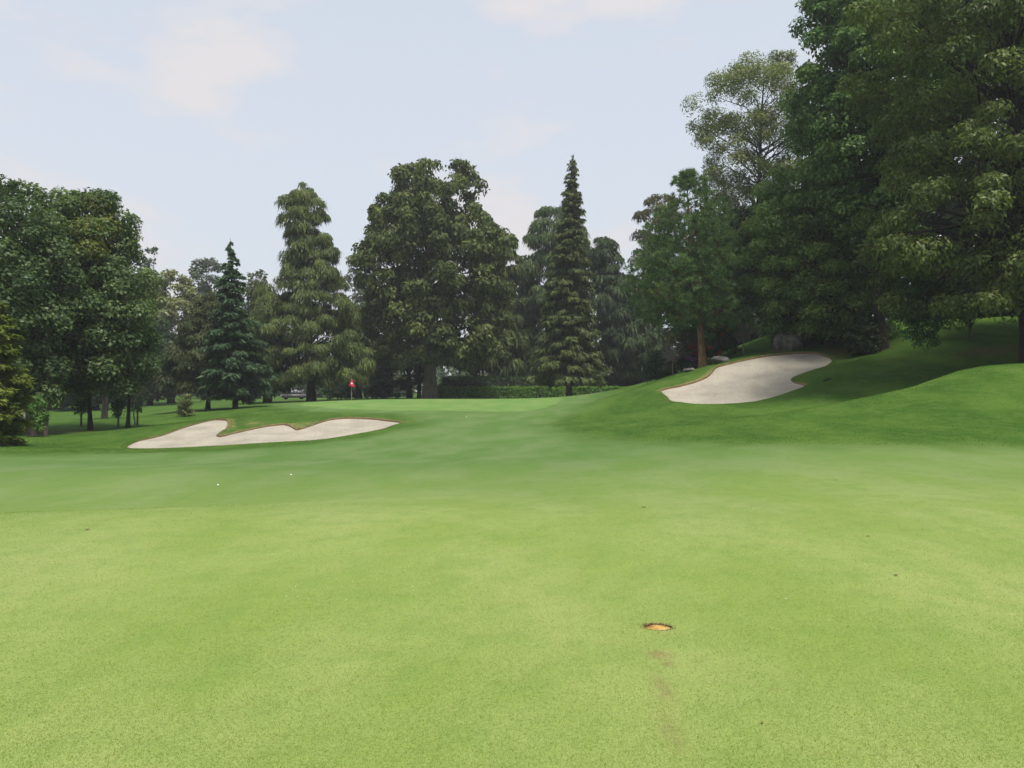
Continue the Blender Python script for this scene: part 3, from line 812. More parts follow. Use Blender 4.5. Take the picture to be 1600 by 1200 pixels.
for bx, d, rows, lab in (
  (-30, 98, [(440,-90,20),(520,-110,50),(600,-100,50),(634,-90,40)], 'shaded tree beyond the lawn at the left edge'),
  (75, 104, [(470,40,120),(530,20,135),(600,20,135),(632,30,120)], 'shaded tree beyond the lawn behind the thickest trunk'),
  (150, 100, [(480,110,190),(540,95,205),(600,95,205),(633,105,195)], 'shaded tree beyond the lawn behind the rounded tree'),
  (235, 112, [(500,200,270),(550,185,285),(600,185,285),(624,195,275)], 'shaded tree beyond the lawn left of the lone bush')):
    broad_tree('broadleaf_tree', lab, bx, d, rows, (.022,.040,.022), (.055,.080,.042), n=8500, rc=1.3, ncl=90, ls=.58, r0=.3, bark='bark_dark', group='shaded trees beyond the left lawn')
# ---- centre
broad_tree('cypress_tree', 'largest cypress with a broad clumped crown and pale fluted trunk by the hedge', 672, 99,
  [(257,648,684),(268,606,738),(285,596,746),(300,590,752),(328,584,752),(345,580,786),(372,570,792),(402,560,800),(432,556,798),(465,572,790),(500,567,790),(535,572,792),(555,585,785),(572,605,765)],
  (.036,.052,.022), (.112,.128,.052), n=72000, rc=1.45, ncl=380, ls=.52, r0=.72, style='broad', wr=.52, droop=.9, up=.6, gaps=[(692,276,18),(772,316,28),(578,380,9),(600,440,8),(690,262,9),(570,470,12),(772,380,8)], bark='bark_pale', limb_r=.13, sep=.75, limb_every=4)
broad_tree('cypress_tree', 'slim weeping cypress peeking out right of the largest cypress crown', 778, 112, [(368,770,800),(385,745,814),(420,738,812),(460,742,808),(520,740,820),(580,745,820)], (.035,.050,.022), (.09,.108,.045), n=20000, rc=1.2, ncl=100, ls=.95, r0=.35, style='weep', w=.2, bark='bark_dark', gaps=[(752,430,12)])
broad_tree('cypress_tree', 'grey green weeping cypress directly behind the narrow pointed spruce', 856, 118,
  [(322,842,882),(338,826,906),(375,815,925),(430,806,926),(480,800,930),(540,800,930),(585,808,922)], (.034,.055,.028), (.085,.112,.052), n=60000, rc=1.3, ncl=220, ls=.75, r0=.5, style='weep', w=.17, bark='bark_dark')
spruce_tree('spruce_tree', 'tallest narrow spruce with a needle thin top in front of the hedge', 889, 91,
  [(237,894,898),(258,886,903),(290,878,907),(320,874,912),(350,868,916),(400,861,921),(450,853,927),(500,847,931),(540,836,936),(562,828,945),(580,825,951),(593,845,935)], (.040,.056,.026), (.105,.122,.054), n=56000, ls=.6, r0=.36, w=.16, bark='bark', lev=.46, per=11, rag=.5, hang=1.1)
broad_tree('cypress_tree', 'dark weeping cypress with a black trunk right of the narrow spruce', 995, 110,
  [(370,932,956),(398,925,970),(440,925,985),(480,930,1020),(530,935,1042),(575,945,1046),(596,955,1040)], (.022,.036,.022), (.058,.078,.042), n=60000, rc=1.3, ncl=200, ls=.75, r0=.34, style='weep', w=.17, bark='bark_dark', gaps=[(985,400,22)], stems=[(1018, .4)])
broad_tree('cypress_tree', 'russet dark cypress top rising behind the blue green pine', 1035, 116,
  [(296,1018,1036),(315,998,1060),(345,992,1066),(375,996,1050),(420,972,1060),(480,965,1085),(540,980,1085),(590,1000,1080)], (.042,.042,.022), (.095,.088,.045), n=30000, rc=1.2, ncl=140, ls=.6, r0=.45, style='weep', w=.2, bark='bark_dark', gaps=[(1040,335,6),(985,420,8)])
broad_tree('umbrella_tree', 'small dark tree with spreading level branches behind the hedges', 742, 118, [(540,705,780),(565,700,785),(577,715,770)], (.020,.032,.02), (.045,.06,.03), n=5000, rc=.8, ncl=50, ls=.4, r0=.22, bark='bark_dark', limb_every=1, z_first=.3)
broad_tree('shrub', 'rounded dark teal shrub left of the flag beyond the green', 528, 104, [(598,515,545),(608,503,556),(622,500,560)], (.028,.058,.036), (.06,.10,.06), n=2600, rc=.5, ncl=40, ls=.3, r0=.06, cat='shrub')
broad_tree('shrub', 'wide dark teal shrub right of the flag beyond the green', 595, 103, [(594,582,612),(606,572,620),(621,568,622)], (.022,.050,.034), (.05,.085,.055), n=3000, rc=.5, ncl=46, ls=.3, r0=.06, cat='shrub')
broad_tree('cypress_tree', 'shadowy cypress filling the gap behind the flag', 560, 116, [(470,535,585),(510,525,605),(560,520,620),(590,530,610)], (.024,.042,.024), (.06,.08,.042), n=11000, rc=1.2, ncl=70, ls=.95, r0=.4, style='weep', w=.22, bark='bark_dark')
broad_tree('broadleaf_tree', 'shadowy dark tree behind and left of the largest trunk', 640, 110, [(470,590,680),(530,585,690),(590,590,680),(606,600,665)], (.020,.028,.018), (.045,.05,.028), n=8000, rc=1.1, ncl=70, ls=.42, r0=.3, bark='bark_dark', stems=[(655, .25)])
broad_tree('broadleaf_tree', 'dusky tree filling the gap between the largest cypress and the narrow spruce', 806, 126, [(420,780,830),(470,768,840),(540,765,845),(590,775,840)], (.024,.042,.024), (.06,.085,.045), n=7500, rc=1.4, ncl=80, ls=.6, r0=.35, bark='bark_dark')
# ---- right bank
broad_tree('pine_tree', 'blue green pine with soft needle tufts and an orange trunk beside the tilted bunker', 1098, 61,
  [(268,1064,1082),(288,1050,1104),(318,1040,1130),(350,1022,1150),(385,1002,1166),(420,986,1176),(460,986,1180),(492,1005,1172),(516,1032,1145)],
  (.036,.072,.036), (.120,.175,.085), n=90000, rc=1.05, ncl=170, sep=1.0, ls=.36, r0=.26, style='pine', bark='bark_pine', w=.045, per=24, gaps=[(1110,290,14),(1042,300,16)], ratio=.8)
broad_tree('broadleaf_tree', 'airy pale olive tree with visible dark limbs against the sky on the right', 1185, 82,
  [(86,1165,1200),(98,1142,1246),(122,1122,1268),(145,1086,1275),(180,1078,1285),(230,1076,1285),(280,1092,1280),(330,1108,1270),(390,1130,1260)],
  (.085,.105,.045), (.175,.190,.095), n=60000, rc=1.3, ncl=150, ls=.26, r0=.36, bark='bark_dark', limb_every=2, limb_r=.10, gaps=[(1102,118,22),(1170,262,14),(1192,240,10),(1085,205,6)], sep=.9, spread=1.15, wr=.42, z_first=.35)
broad_tree('broadleaf_tree', 'mid green feathery tree spreading over the top of the tilted bunker', 1292, 59,
  [(262,1212,1262),(292,1188,1335),(335,1166,1384),(395,1160,1402),(445,1164,1402),(485,1178,1392),(512,1200,1388),(532,1230,1378)],
  (.050,.095,.032), (.180,.240,.080), n=80000, rc=1.3, ncl=190, ls=.29, sep=1.0, r0=.34, bark='bark_dark', wr=.38, droop=.5, flat=.55)
broad_tree('broadleaf_tree', 'very tall dark green broadleaf tree left of the olive tree at the top edge', 1375, 54,
  [(-130,1310,1410),(-60,1280,1445),(0,1264,1470),(60,1252,1482),(130,1242,1490),(200,1244,1482),(260,1258,1472),(320,1292,1462),(390,1325,1450)],
  (.040,.086,.032), (.165,.235,.090), n=98000, rc=1.35, ncl=240, ls=.28, sep=1.0, flat=.6, r0=.34, bark='bark_dark', gaps=[(1306,70,8),(1330,30,7)], droop=.2)
def hanging_branch(root, env, C, O, fn):
    e2 = Env([(425,1402,1470),(470,1386,1482),(505,1390,1482),(525,1412,1478),(541,1440,1468)], 42, .5)
    C2, O2, RC2 = clump_points(e2, 36, .5, (), .4, .9, .8)
    o = put_crown(root, [leaves_broad(C2, O2, .5, 5200, .15, (.022,.060,.028), (.065,.125,.06), droop=.7)], M['leaf'], 'hanging_branch')
    o['label'] = 'low hanging dark green branch'
    tb = Tubes()
    s = np.array([at(1590, 40), 40, zat(330, 40)])
    for c in C2[::4]: tb.add([s, s * .5 + c * .5 + [0, 0, .4], c], [.07, .045, .01], 5)
    tb.build('limb', M['bark_dark'], root)
broad_tree('broadleaf_tree', 'nearest olive leaved tree filling the right edge of the picture', 1614, 40,
  [(-260,1470,1660),(-150,1405,1760),(-50,1366,1810),(50,1350,1840),(150,1368,1850),(250,1392,1850),(330,1372,1840),(395,1354,1830),(445,1362,1800),(480,1392,1760),(500,1430,1700)],
  (.040,.062,.024), (.125,.150,.054), n=120000, rc=1.15, ncl=380, ls=.25, sep=1.0, flat=.6, r0=.42, bark='bark_dark', extra=hanging_branch, wr=.42, droop=.6)
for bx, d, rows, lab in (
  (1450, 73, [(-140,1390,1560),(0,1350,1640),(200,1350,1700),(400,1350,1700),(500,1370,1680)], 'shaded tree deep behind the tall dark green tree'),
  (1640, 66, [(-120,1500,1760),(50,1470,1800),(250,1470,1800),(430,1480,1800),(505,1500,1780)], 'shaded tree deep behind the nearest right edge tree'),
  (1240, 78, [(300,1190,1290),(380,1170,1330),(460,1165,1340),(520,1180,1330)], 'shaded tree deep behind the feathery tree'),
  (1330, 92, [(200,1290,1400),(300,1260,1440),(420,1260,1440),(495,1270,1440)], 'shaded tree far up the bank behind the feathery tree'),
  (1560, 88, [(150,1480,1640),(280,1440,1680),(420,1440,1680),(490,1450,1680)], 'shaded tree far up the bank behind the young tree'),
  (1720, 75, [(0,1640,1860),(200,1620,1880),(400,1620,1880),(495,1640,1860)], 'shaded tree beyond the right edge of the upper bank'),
  (1830, 46, [(-150,1700,1960),(0,1640,2020),(200,1610,2050),(380,1600,2050),(470,1640,2000)], 'tree overhanging from beyond the right edge, added to shade the upper bank'),  # stands out of frame, added so its crown shades the bank and hollow
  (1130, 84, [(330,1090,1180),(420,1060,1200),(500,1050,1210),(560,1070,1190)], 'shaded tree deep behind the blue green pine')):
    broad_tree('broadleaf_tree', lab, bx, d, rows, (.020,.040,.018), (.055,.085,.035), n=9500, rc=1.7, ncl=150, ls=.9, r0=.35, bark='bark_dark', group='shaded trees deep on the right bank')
broad_tree('sapling', 'thin young tree standing on the upper right grass bank', 1516, 52.5, [(468,1490,1545),(490,1480,1550),(503,1495,1535)], (.03,.07,.025), (.07,.12,.045), n=1600, rc=.45, ncl=26, ls=.17, r0=.07, limb_every=1, limb_r=.04)
UNDER = [ # column, distance, half width px, top row, bottom row, colours, label
 (1120,64.5,38,496,566,((.018,.040,.024),(.045,.075,.04)),'dark arching shrub with red blooms right of the pine trunk'),
 (1065,64,30,510,578,((.06,.065,.05),(.12,.12,.095)),'greyish twiggy shrub left of the pine trunk'),
 (1075,62.8,14,556,576,((.02,.035,.02),(.05,.07,.04)),'low dark shrub with purple blooms at the ridge'),
 (1030,66,26,548,592,((.022,.042,.024),(.05,.085,.045)),'low green shrub on the ridge behind the left end of the bunker'),
 (1235,62,28,478,532,((.03,.075,.045),(.08,.15,.085)),'bluish green shrub leaning over the dark rocks'),
 (1270,60.5,30,470,540,((.026,.055,.02),(.065,.10,.035)),'green shrub at the foot of the feathery tree above the bunker'),
 (1315,60,34,470,548,((.018,.036,.016),(.045,.068,.028)),'dark shaded shrub right above the bunker end'),
 (1190,72,34,470,520,((.016,.030,.016),(.04,.06,.028)),'dark shrub at the top of the sunlit grass ramp'),
 (1350,53.5,24,486,546,((.016,.032,.014),(.04,.058,.024)),'dark shrub beside the bare brown slope above the bunker end'),
 (1440,66,40,468,512,((.016,.032,.014),(.04,.062,.024)),'dark shrub under the trees left of the young tree'),
 (1480,63,38,462,508,((.014,.030,.014),(.038,.06,.024)),'dark shrub under the hanging branch at the top of the bank'),
 (1530,62,46,460,508,((.014,.030,.014),(.038,.06,.024)),'dark shrub under the trees behind the young tree'),
 (1610,60,46,440,502,((.014,.030,.014),(.038,.06,.024)),'dark shrub at the far right edge of the upper bank'),
]
SHR = {}
for bx, d, hw, y0, y1, (c1, c2), lab in UNDER:
    g = gz(at(bx, d), d); yb = YH - F * (g - EYE) / d
    SHR[bx] = broad_tree('shrub', lab, bx, d, [(y0, bx - hw * .4, bx + hw * .4), ((y0 + yb) / 2, bx - hw, bx + hw), (yb - 2, bx - hw * .95, bx + hw * .95)], c1, c2, n=4200, rc=.5, ncl=60, ls=.22, r0=.06, limb_every=2, limb_r=.04,
      cat='shrub', wr=.35 if bx in (1120, 1065) else .55, droop=.6 if bx == 1120 else .1)
def blooms(root, spots, d, c, r, name):
    V, Cc = [], []
    for px, py in spots:
        p = np.array([at(px, d), d, zat(py, d)]); n = 34
        u = unit(RNG.normal(0, 1, (n, 3))); N = unit(np.cross(u, RNG.normal(0, 1, (n, 3))))
        V.append(leaf_quads(p + u * r * .3, u, N, np.full(n, r), r * .6)); Cc.append(pal(c, np.array(c) * 1.4, RNG.random(n)))
    put_crown(root, [(np.concatenate(V), np.concatenate(Cc))], M['leaf'], name)
blooms(SHR[1120], [(1117,516),(1128,523),(1138,515),(1109,543),(1124,551),(1131,508)], 62.6, (.30,.03,.02), .16, 'red_flower')
blooms(SHR[1065], [(1084,540),(1087,546),(1082,550),(1078,543),(1088,553),(1090,537)], 62.6, (.24,.035,.02), .15, 'red_flower')
blooms(SHR[1075], [(1073,560),(1078,559),(1082,562),(1088,561)], 62.0, (.16,.05,.22), .14, 'purple_flower')
# bare pinkish shrub tree and bare grey branches
def bare_tree(name, label, bx, d, h, w, r, n=46, mat='twig', lean=0.0):
    root, b = tree_root(name, bx, d, label, 'tree')
    tb = Tubes(); fk = b + [lean, 0, h * .42]
    tb.add([b - [0, 0, .1], b * .5 + fk * .5 + [-.1 * h * .3, 0, 0], fk], [r, r * .8, r * .7], 6); tb.build('trunk', M[mat], root)
    t2 = Tubes()
    for i in range(n):
        a = RNG.uniform(0, 6.28); e = fk + np.array([math.cos(a) * w * RNG.uniform(.3, 1), math.sin(a) * w * RNG.uniform(.3, 1), h * RNG.uniform(.05, .58)])
        s = fk + (e - fk) * 0; m = s * .5 + e * .5 + RNG.normal(0, .08 * h, 3)
        t2.add([s, m, e], [r * .35, r * .2, .006], 4)
        for k in range(3):
            e2 = m + (e - m) * RNG.random() + RNG.normal(0, .13 * h, 3); t2.add([m, (m + e2) / 2 + RNG.normal(0, .02, 3), e2], [.012, .01, .004], 3)
    t2.build('branches', M[mat], root)
bare_tree('bare_tree', 'small leafless pinkish grey tree on the grass slope behind the tilted bunker', 1163, 61.5, 2.6, .75, .06, 60)
bare_tree('bare_bush', 'leafless grey bush left of the pine trunk', 1052, 62.6, 2.6, 1.3, .05, 60)
bare_tree('bare_tree', 'leafless grey twiggy tree beside the small dark broadleaf tree', 212, 56.5, 5.4, 1.0, .06, 60)

# ---- far trees, each told apart by its top
FAR = [
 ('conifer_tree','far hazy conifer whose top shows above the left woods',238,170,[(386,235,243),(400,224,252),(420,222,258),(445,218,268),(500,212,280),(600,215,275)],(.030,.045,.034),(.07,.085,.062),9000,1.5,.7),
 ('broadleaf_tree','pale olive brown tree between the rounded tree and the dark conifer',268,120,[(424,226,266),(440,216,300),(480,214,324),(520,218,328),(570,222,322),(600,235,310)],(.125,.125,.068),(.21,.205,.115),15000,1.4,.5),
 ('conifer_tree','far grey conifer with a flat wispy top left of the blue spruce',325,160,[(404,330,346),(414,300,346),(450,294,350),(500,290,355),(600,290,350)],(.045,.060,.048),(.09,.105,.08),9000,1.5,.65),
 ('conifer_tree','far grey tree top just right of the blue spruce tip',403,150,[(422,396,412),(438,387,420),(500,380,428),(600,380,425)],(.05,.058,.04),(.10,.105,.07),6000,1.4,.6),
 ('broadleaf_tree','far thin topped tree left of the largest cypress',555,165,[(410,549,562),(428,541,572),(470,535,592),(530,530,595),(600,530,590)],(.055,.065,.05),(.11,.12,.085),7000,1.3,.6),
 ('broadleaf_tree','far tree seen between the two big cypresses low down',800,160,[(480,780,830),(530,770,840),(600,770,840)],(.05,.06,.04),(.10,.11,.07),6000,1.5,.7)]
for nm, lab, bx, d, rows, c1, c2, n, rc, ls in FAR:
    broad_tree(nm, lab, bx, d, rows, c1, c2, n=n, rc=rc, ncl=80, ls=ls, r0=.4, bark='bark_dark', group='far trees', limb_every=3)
def woodland():
    V, C = [], []
    x = -190.
    while x < 175:
        d = RNG.uniform(185, 235); h = RNG.uniform(11, 17); w = RNG.uniform(5, 8); g = gz(x, d)
        k = 34; u = unit(RNG.normal(0, 1, (k, 3))); r = RNG.uniform(.5, .95, k)[:, None]
        cc = np.array([x, d, g + h * .45]) + u * r * np.array([w, w * .8, h * .55])
        O = unit(u[:, :2] + 1e-4)
        t = RNG.random()
        c1 = np.array([.030, .050, .024]) * (1 - t) + np.array([.075, .08, .045]) * t
        v, c = leaves_broad(cc, O, 2.0, 1000, .95, c1, c1 * 2)
        V.append(v); C.append(c); x += RNG.uniform(3.5, 6)
    x = -150.
    while x < 120:
        d = RNG.uniform(150, 172); h = RNG.uniform(3.5, 7); w = RNG.uniform(3, 5); g = gz(x, d)
        k = 14; u = unit(RNG.normal(0, 1, (k, 3))); cc = np.array([x, d, g + h * .4]) + u * np.array([w, w * .8, h * .5]) * RNG.uniform(.3, .9, k)[:, None]
        t = RNG.random(); c1 = np.array([.022, .038, .018]) * (1 - t) + np.array([.05, .058, .03]) * t
        v, c = leaves_broad(cc, unit(u[:, :2] + 1e-4), 1.5, 420, .8, c1, c1 * 1.9)
        V.append(v); C.append(c); x += RNG.uniform(2, 3.6)
    o = nmesh('distant_woodland', np.concatenate(V), np.arange(sum(len(v) for v in V)).reshape(-1, 4), M['leaf'], col=np.concatenate(C))
    tag(o, 'hazy distant wood closing the view behind all the trees', 'woodland', kind='stuff')
woodland()

# ------------------------------------------------------------------ clipped hedges
def hedge(label, px0, px1, d, ytop, thick, c1, c2, n, ls, rough=.05):
    x0, x1 = at(px0, d), at(px1, d); z1 = zat(ytop, d); g = min(gz((x0 + x1) / 2, d), gz(x0, d)) - .1
    root = empty('hedge', ((x0 + x1) / 2, d + thick / 2, g)); tag(root, label, 'hedge', 'clipped hedges behind the green')
    # woody core
    m = int((x1 - x0) / .5); xs = np.linspace(x0 + .1, x1 - .1, m)
    V, Q = [], []
    for i, xx in enumerate(xs):
        b = RNG.normal(0, .05, 4); zz = z1 - .14
        V += [(xx, d + .14 + b[0], g), (xx, d + .14 + b[1], zz + b[3]), (xx, d + thick - .14 + b[2], zz + b[3]), (xx, d + thick - .14, g)]
        if i:
            a = (i - 1) * 4; c = i * 4
            Q += [(a, c, c + 1, a + 1), (a + 1, c + 1, c + 2, a + 2), (a + 2, c + 2, c + 3, a + 3)]
    Q += [(0, 1, 2, 3), (4 * m - 1, 4 * m - 2, 4 * m - 3, 4 * m - 4)]
    nmesh('stems', V, Q, M['bark_dark'], root)
    h = z1 - g; wts = np.array([h, thick, h * .4]); f = RNG.choice(3, n, p=wts / wts.sum())
    X = RNG.uniform(x0, x1, n); U = RNG.random(n)
    P = np.where((f == 0)[:, None], np.column_stack([X, d + RNG.normal(0, rough, n), g + U * h]),
        np.where((f == 1)[:, None], np.column_stack([X, d + U * thick, z1 + RNG.normal(0, rough, n)]), np.column_stack([X, d + thick + RNG.normal(0, rough, n), g + U * h])))
    bul = .09 * np.sin(X * 1.3) + .06 * np.sin(X * 3.1 + 1); P[:, 1] -= bul * (f == 0); P[:, 2] += .04 * np.sin(X * 2.1) * (f == 1)
    N0 = np.where((f == 0)[:, None], [0, -1., .3], np.where((f == 1)[:, None], [0, 0, 1.], [0, 1., .2]))
    N = unit(N0 + RNG.normal(0, .5, (n, 3))); D = unit(np.cross(N, RNG.normal(0, 1, (n, 3)))); L = ls * RNG.uniform(.6, 1.3, n)
    t = np.clip(.5 + .35 * np.sin(X * .9 + 2 * np.sin(X * .23)) * .6 + RNG.normal(0, .25, n), 0, 1)
    put_crown(root, [(leaf_quads(P, D, N, L, L * .6), pal(c1, c2, t))], M['leaf'], 'foliage')
hedge('front bright green low clipped hedge running right from the largest trunk', 684, 992, 101.5, 605.5, 1.6, (.075,.150,.028), (.135,.225,.046), 15000, .23)
hedge('rear darker taller hedge behind the low clipped hedge', 690, 985, 109, 590, 1.8, (.024,.050,.024), (.055,.088,.042), 11000, .30, .09)

# ------------------------------------------------------------------ rocks
def rock(label, px, py, size, mat='rock', d=None, group=None, name='boulder', sink=.25):
    if d is None: x, y = hit(px, py)
    else: x, y = at(px, d), d
    sx, sy, sz = size
    bm = []
    n1, n2 = 14, 9
    th = np.linspace(0, 2 * np.pi, n1, endpoint=False); ph = np.linspace(-.5 * np.pi, .5 * np.pi, n2)
    T, Pp = np.meshgrid(th, ph); 
    V = np.stack([np.cos(T) * np.cos(Pp), np.sin(T) * np.cos(Pp), np.sin(Pp)], -1).reshape(-1, 3)
    k = unit(RNG.normal(0, 1, (9, 3)))
    for kk in k:                                   # facets
        dd = V @ kk; lim = RNG.uniform(.62, .85); V = V - np.maximum(dd - lim, 0)[:, None] * kk * .95
    V = V * (1 + RNG.normal(0, .03, (len(V), 1)))
    V = V * np.array([sx, sy, sz]) / 2 + np.array([x, y, gz(x, y) + sz * (.5 - sink)])
    i = np.arange(n2 - 1)[:, None] * n1; j = np.arange(n1)[None]; kx = (j + 1) % n1
    Q = np.stack([i + j, i + kx, i + n1 + kx, i + n1 + j], -1).reshape(-1, 4)
    o = nmesh(name, V, Q, M[mat], origin=(x, y, gz(x, y))); tag(o, label, 'rock', group)
    return o
rock('dark upright boulder at the end of the sunlit grass ramp above the bunker', 1218, 548, (1.1, 1.0, 1.9))
rock('dark wide boulder leaning right above the back edge of the tilted bunker', 1240, 547, (1.9, 1.2, 1.8))
rock('brownish small boulder left of the two dark boulders', 1214, 535, (1.0, .9, 1.1))
rock('flat grey rock on the grass just right of the pine trunk', 1126, 567, (1.5, .9, .7))
rock('low mossy rock on the ridge left of the pine trunk', 1078, 580, (1.2, .8, .35))
rock('pale grey block of stone glimpsed behind the yellow green conifer', 32, 640, (2.0, 1.2, 1.6), 'stone', 74, sink=.1, name='stone_block')

# ------------------------------------------------------------------ flag stick on the green
def cyl(name, p0, p1, r, mat, parent, sides=10):
    t = Tubes(); p0, p1 = np.array(p0, float), np.array(p1, float)
    t.add([p0, p0 * .5 + p1 * .5, p1, p1 + (p1 - p0) * 1e-4], [r, r, r, r * .05], sides); return t.build(name, M[mat], parent)
fx, fd = at(549.5, 80), 80.0
fz = gz(fx, fd)
pin = empty('flagstick', (fx, fd, fz)); tag(pin, 'golf flagstick with limp red flag standing in the green', 'flag')
cyl('pole', (fx, fd, fz - .12), (fx, fd, fz + 2.12), .017, 'polewhite', pin)
cyl('pole_tip', (fx, fd, fz + 2.12), (fx, fd, fz + 2.16), .026, 'white', pin)
nu, nv = 18, 12; V = []
for j in range(nv):
    v = j / (nv - 1); rr = .08 + .20 * v ** .8
    for i in range(nu):
        a = -2.6 + 5.0 * i / (nu - 1)
        k = rr * (1 + .22 * math.sin(a * 3.2 + v * 1.5))
        V.append((fx + .03 + k * math.sin(a) * .95, fd - k * math.cos(a) * .5 - .02, fz + 2.06 - .64 * v - .06 * v * math.sin(a * 1.7 + .4)))
ix = np.array([(j * nu + i, j * nu + i + 1, (j + 1) * nu + i + 1, (j + 1) * nu + i) for j in range(nv - 1) for i in range(nu - 1)])
fo = nmesh('flag', V, ix, M['red'], pin, smooth=True)
V = np.array(V).reshape(nv, nu, 3)[4:8, 7:11] + np.array([0, -.015, 0])
ixp = np.array([(j * 4 + i, j * 4 + i + 1, (j + 1) * 4 + i + 1, (j + 1) * 4 + i) for j in range(3) for i in range(3)])
pt = nmesh('white_patch', V.reshape(-1, 3), ixp, M['white'], None, smooth=True, origin=pin.location); pt.parent = fo; pt.location = (0, 0, 0)

# ------------------------------------------------------------------ sunken yardage marker in the fairway
mz = gz(*MARK)
mk = empty('yardage_marker', (MARK[0], MARK[1], mz - .03)); tag(mk, 'worn yellow disc marker sunk in a small hole in the foreground turf', 'marker')
def disc_mat():
    m, n, l, out = new_mat('worn_yellow_paint')
    b = n.new('ShaderNodeBsdfPrincipled'); b.inputs['Roughness'].default_value = .7
    tc = n.new('ShaderNodeTexCoord'); nz = n.new('ShaderNodeTexNoise'); nz.inputs['Scale'].default_value = 22; nz.inputs['Detail'].default_value = 5
    l.new(tc.outputs['Object'], nz.inputs['Vector']); r = n.new('ShaderNodeValToRGB'); e = r.color_ramp.elements
    e[0].position, e[1].position = .36, .46; e[0].color = (.14, .075, .03, 1); e[1].color = (.40, .225, .035, 1)
    x = r.color_ramp.elements.new(.68); x.color = (.44, .33, .15, 1)
    l.new(nz.outputs['Fac'], r.inputs['Fac']); l.new(r.outputs['Color'], b.inputs['Base Color']); l.new(b.outputs[0], out.inputs['Surface']); return m
M['disc'] = disc_mat()
rings = [(0, .004), (.04, .004), (.075, .002), (.088, -.002), (.092, -.014)]
V = []; ns = 36
for r, z in rings:
    for i in range(ns):
        a = 2 * math.pi * i / ns; V.append((MARK[0] + r * math.cos(a) * .98, MARK[1] + r * math.sin(a) * .76, mz - .007 + z - .10 * r * math.sin(a) * -1 * .8))
Q = [(k * ns + i, k * ns + (i + 1) % ns, (k + 1) * ns + (i + 1) % ns, (k + 1) * ns + i) for k in range(len(rings) - 1) for i in range(ns)]
nmesh('disc', V, Q, M['disc'], mk, smooth=True)
n = len(RM); top = surf(RM[:, 0], RM[:, 1])
V = np.concatenate([np.column_stack([RM, top + .001]), np.column_stack([MARK + (np.array(RM) - MARK) * .97, top - .02]), np.column_stack([MARK + (np.array(RM) - MARK) * .93, top - .05]), [[MARK[0], MARK[1], mz - .05]]])
k = np.arange(n); k2 = (k + 1) % n
nmesh('soil_cup', V, [np.concatenate([np.stack([k, k2, k2 + n, k + n], 1), np.stack([k + n, k2 + n, k2 + 2 * n, k + 2 * n], 1)]), np.stack([k + 2 * n, k2 + 2 * n, np.full(n, 3 * n)], 1)], M['earth'], mk)
nb = 420; a = RNG.uniform(0, 2 * np.pi, nb); rr = RNG.uniform(.094, .125, nb)
P = np.column_stack([MARK[0] + rr * np.cos(a), MARK[1] + rr * np.sin(a) * .80, np.full(nb, mz - .004)])
D = unit(np.column_stack([-np.cos(a) * .5, -np.sin(a) * .5, np.ones(nb)]) + RNG.normal(0, .3, (nb, 3)))
g = (RNG.random(nb) < .45)[:, None]
blades('turf_fringe', P, D, RNG.uniform(.007, .016, nb), .004, np.where(g, [.20, .15, .07], [.13, .20, .045]) * RNG.uniform(.6, 1.2, (nb, 1)), mk)
nb = 420; a = RNG.uniform(.15, math.pi - .15, nb); rr = .09 * RNG.uniform(.35, 1, nb) ** .5     # soil crumbs and dead grass washed on the disc's far half
P = np.column_stack([MARK[0] + rr * np.cos(a), MARK[1] + rr * np.sin(a) * .76, mz - .006 + .08 * rr * np.sin(a) ])
blades('debris', P, unit(RNG.normal(0, 1, (nb, 3)) * [1, 1, .4]), RNG.uniform(.012, .03, nb), .006, np.array([.17, .12, .075]) * RNG.uniform(.5, 1.8, (nb, 1)), mk)

# ------------------------------------------------------------------ small things on the grass
def ball(px, py, label):
    x, y = hit(px, py); z = gz(x, y); r = .0215
    t = Tubes(); k = np.linspace(-1, 1, 9); t.add(np.column_stack([np.zeros(9), np.zeros(9), k * r]) + [x, y, z + r], r * np.sqrt(np.maximum(1 - k * k, .0)) + 1e-4, 14)
    o = nmesh('golf_ball', np.concatenate(t.V), np.concatenate(t.Q), M['white'], smooth=True, origin=(x, y, z)); tag(o, label, 'ball', 'white golf balls on the fairway')
ball(729, 652, 'white golf ball near the green right of the long bunker')
ball(455, 743, 'white golf ball in the fairway dip below the long bunker middle')
ball(341, 759, 'white golf ball in the fairway dip further left and nearer')
def dry_leaf(px, py, size, label, rot):
    x, y = hit(px, py, 2.0, 60); z = gz(x, y) + .006
    V = []; n = 7
    for i in range(n):
        t = i / (n - 1); w = .32 * math.sin(math.pi * t ** .8) + .01
        for s in (-1, 0, 1): V.append((t - .5, s * w, .10 * abs(s) * w / .3 + .16 * (t - .5) ** 2 + (0.02 if s else 0)))
    V = np.array(V) * size; c, s = math.cos(rot), math.sin(rot)
    V = np.column_stack([V[:, 0] * c - V[:, 1] * s, V[:, 0] * s + V[:, 1] * c, V[:, 2]]) + [x, y, z]
    Q = [(i * 3 + k, i * 3 + k + 1, i * 3 + k + 4, i * 3 + k + 3) for i in range(n - 1) for k in (0, 1)]
    o = nmesh('fallen_leaf', V, Q, M['drift'], smooth=True, origin=(x, y, z - .006)); tag(o, label, 'leaf', 'brown leaves fallen on the fairway')
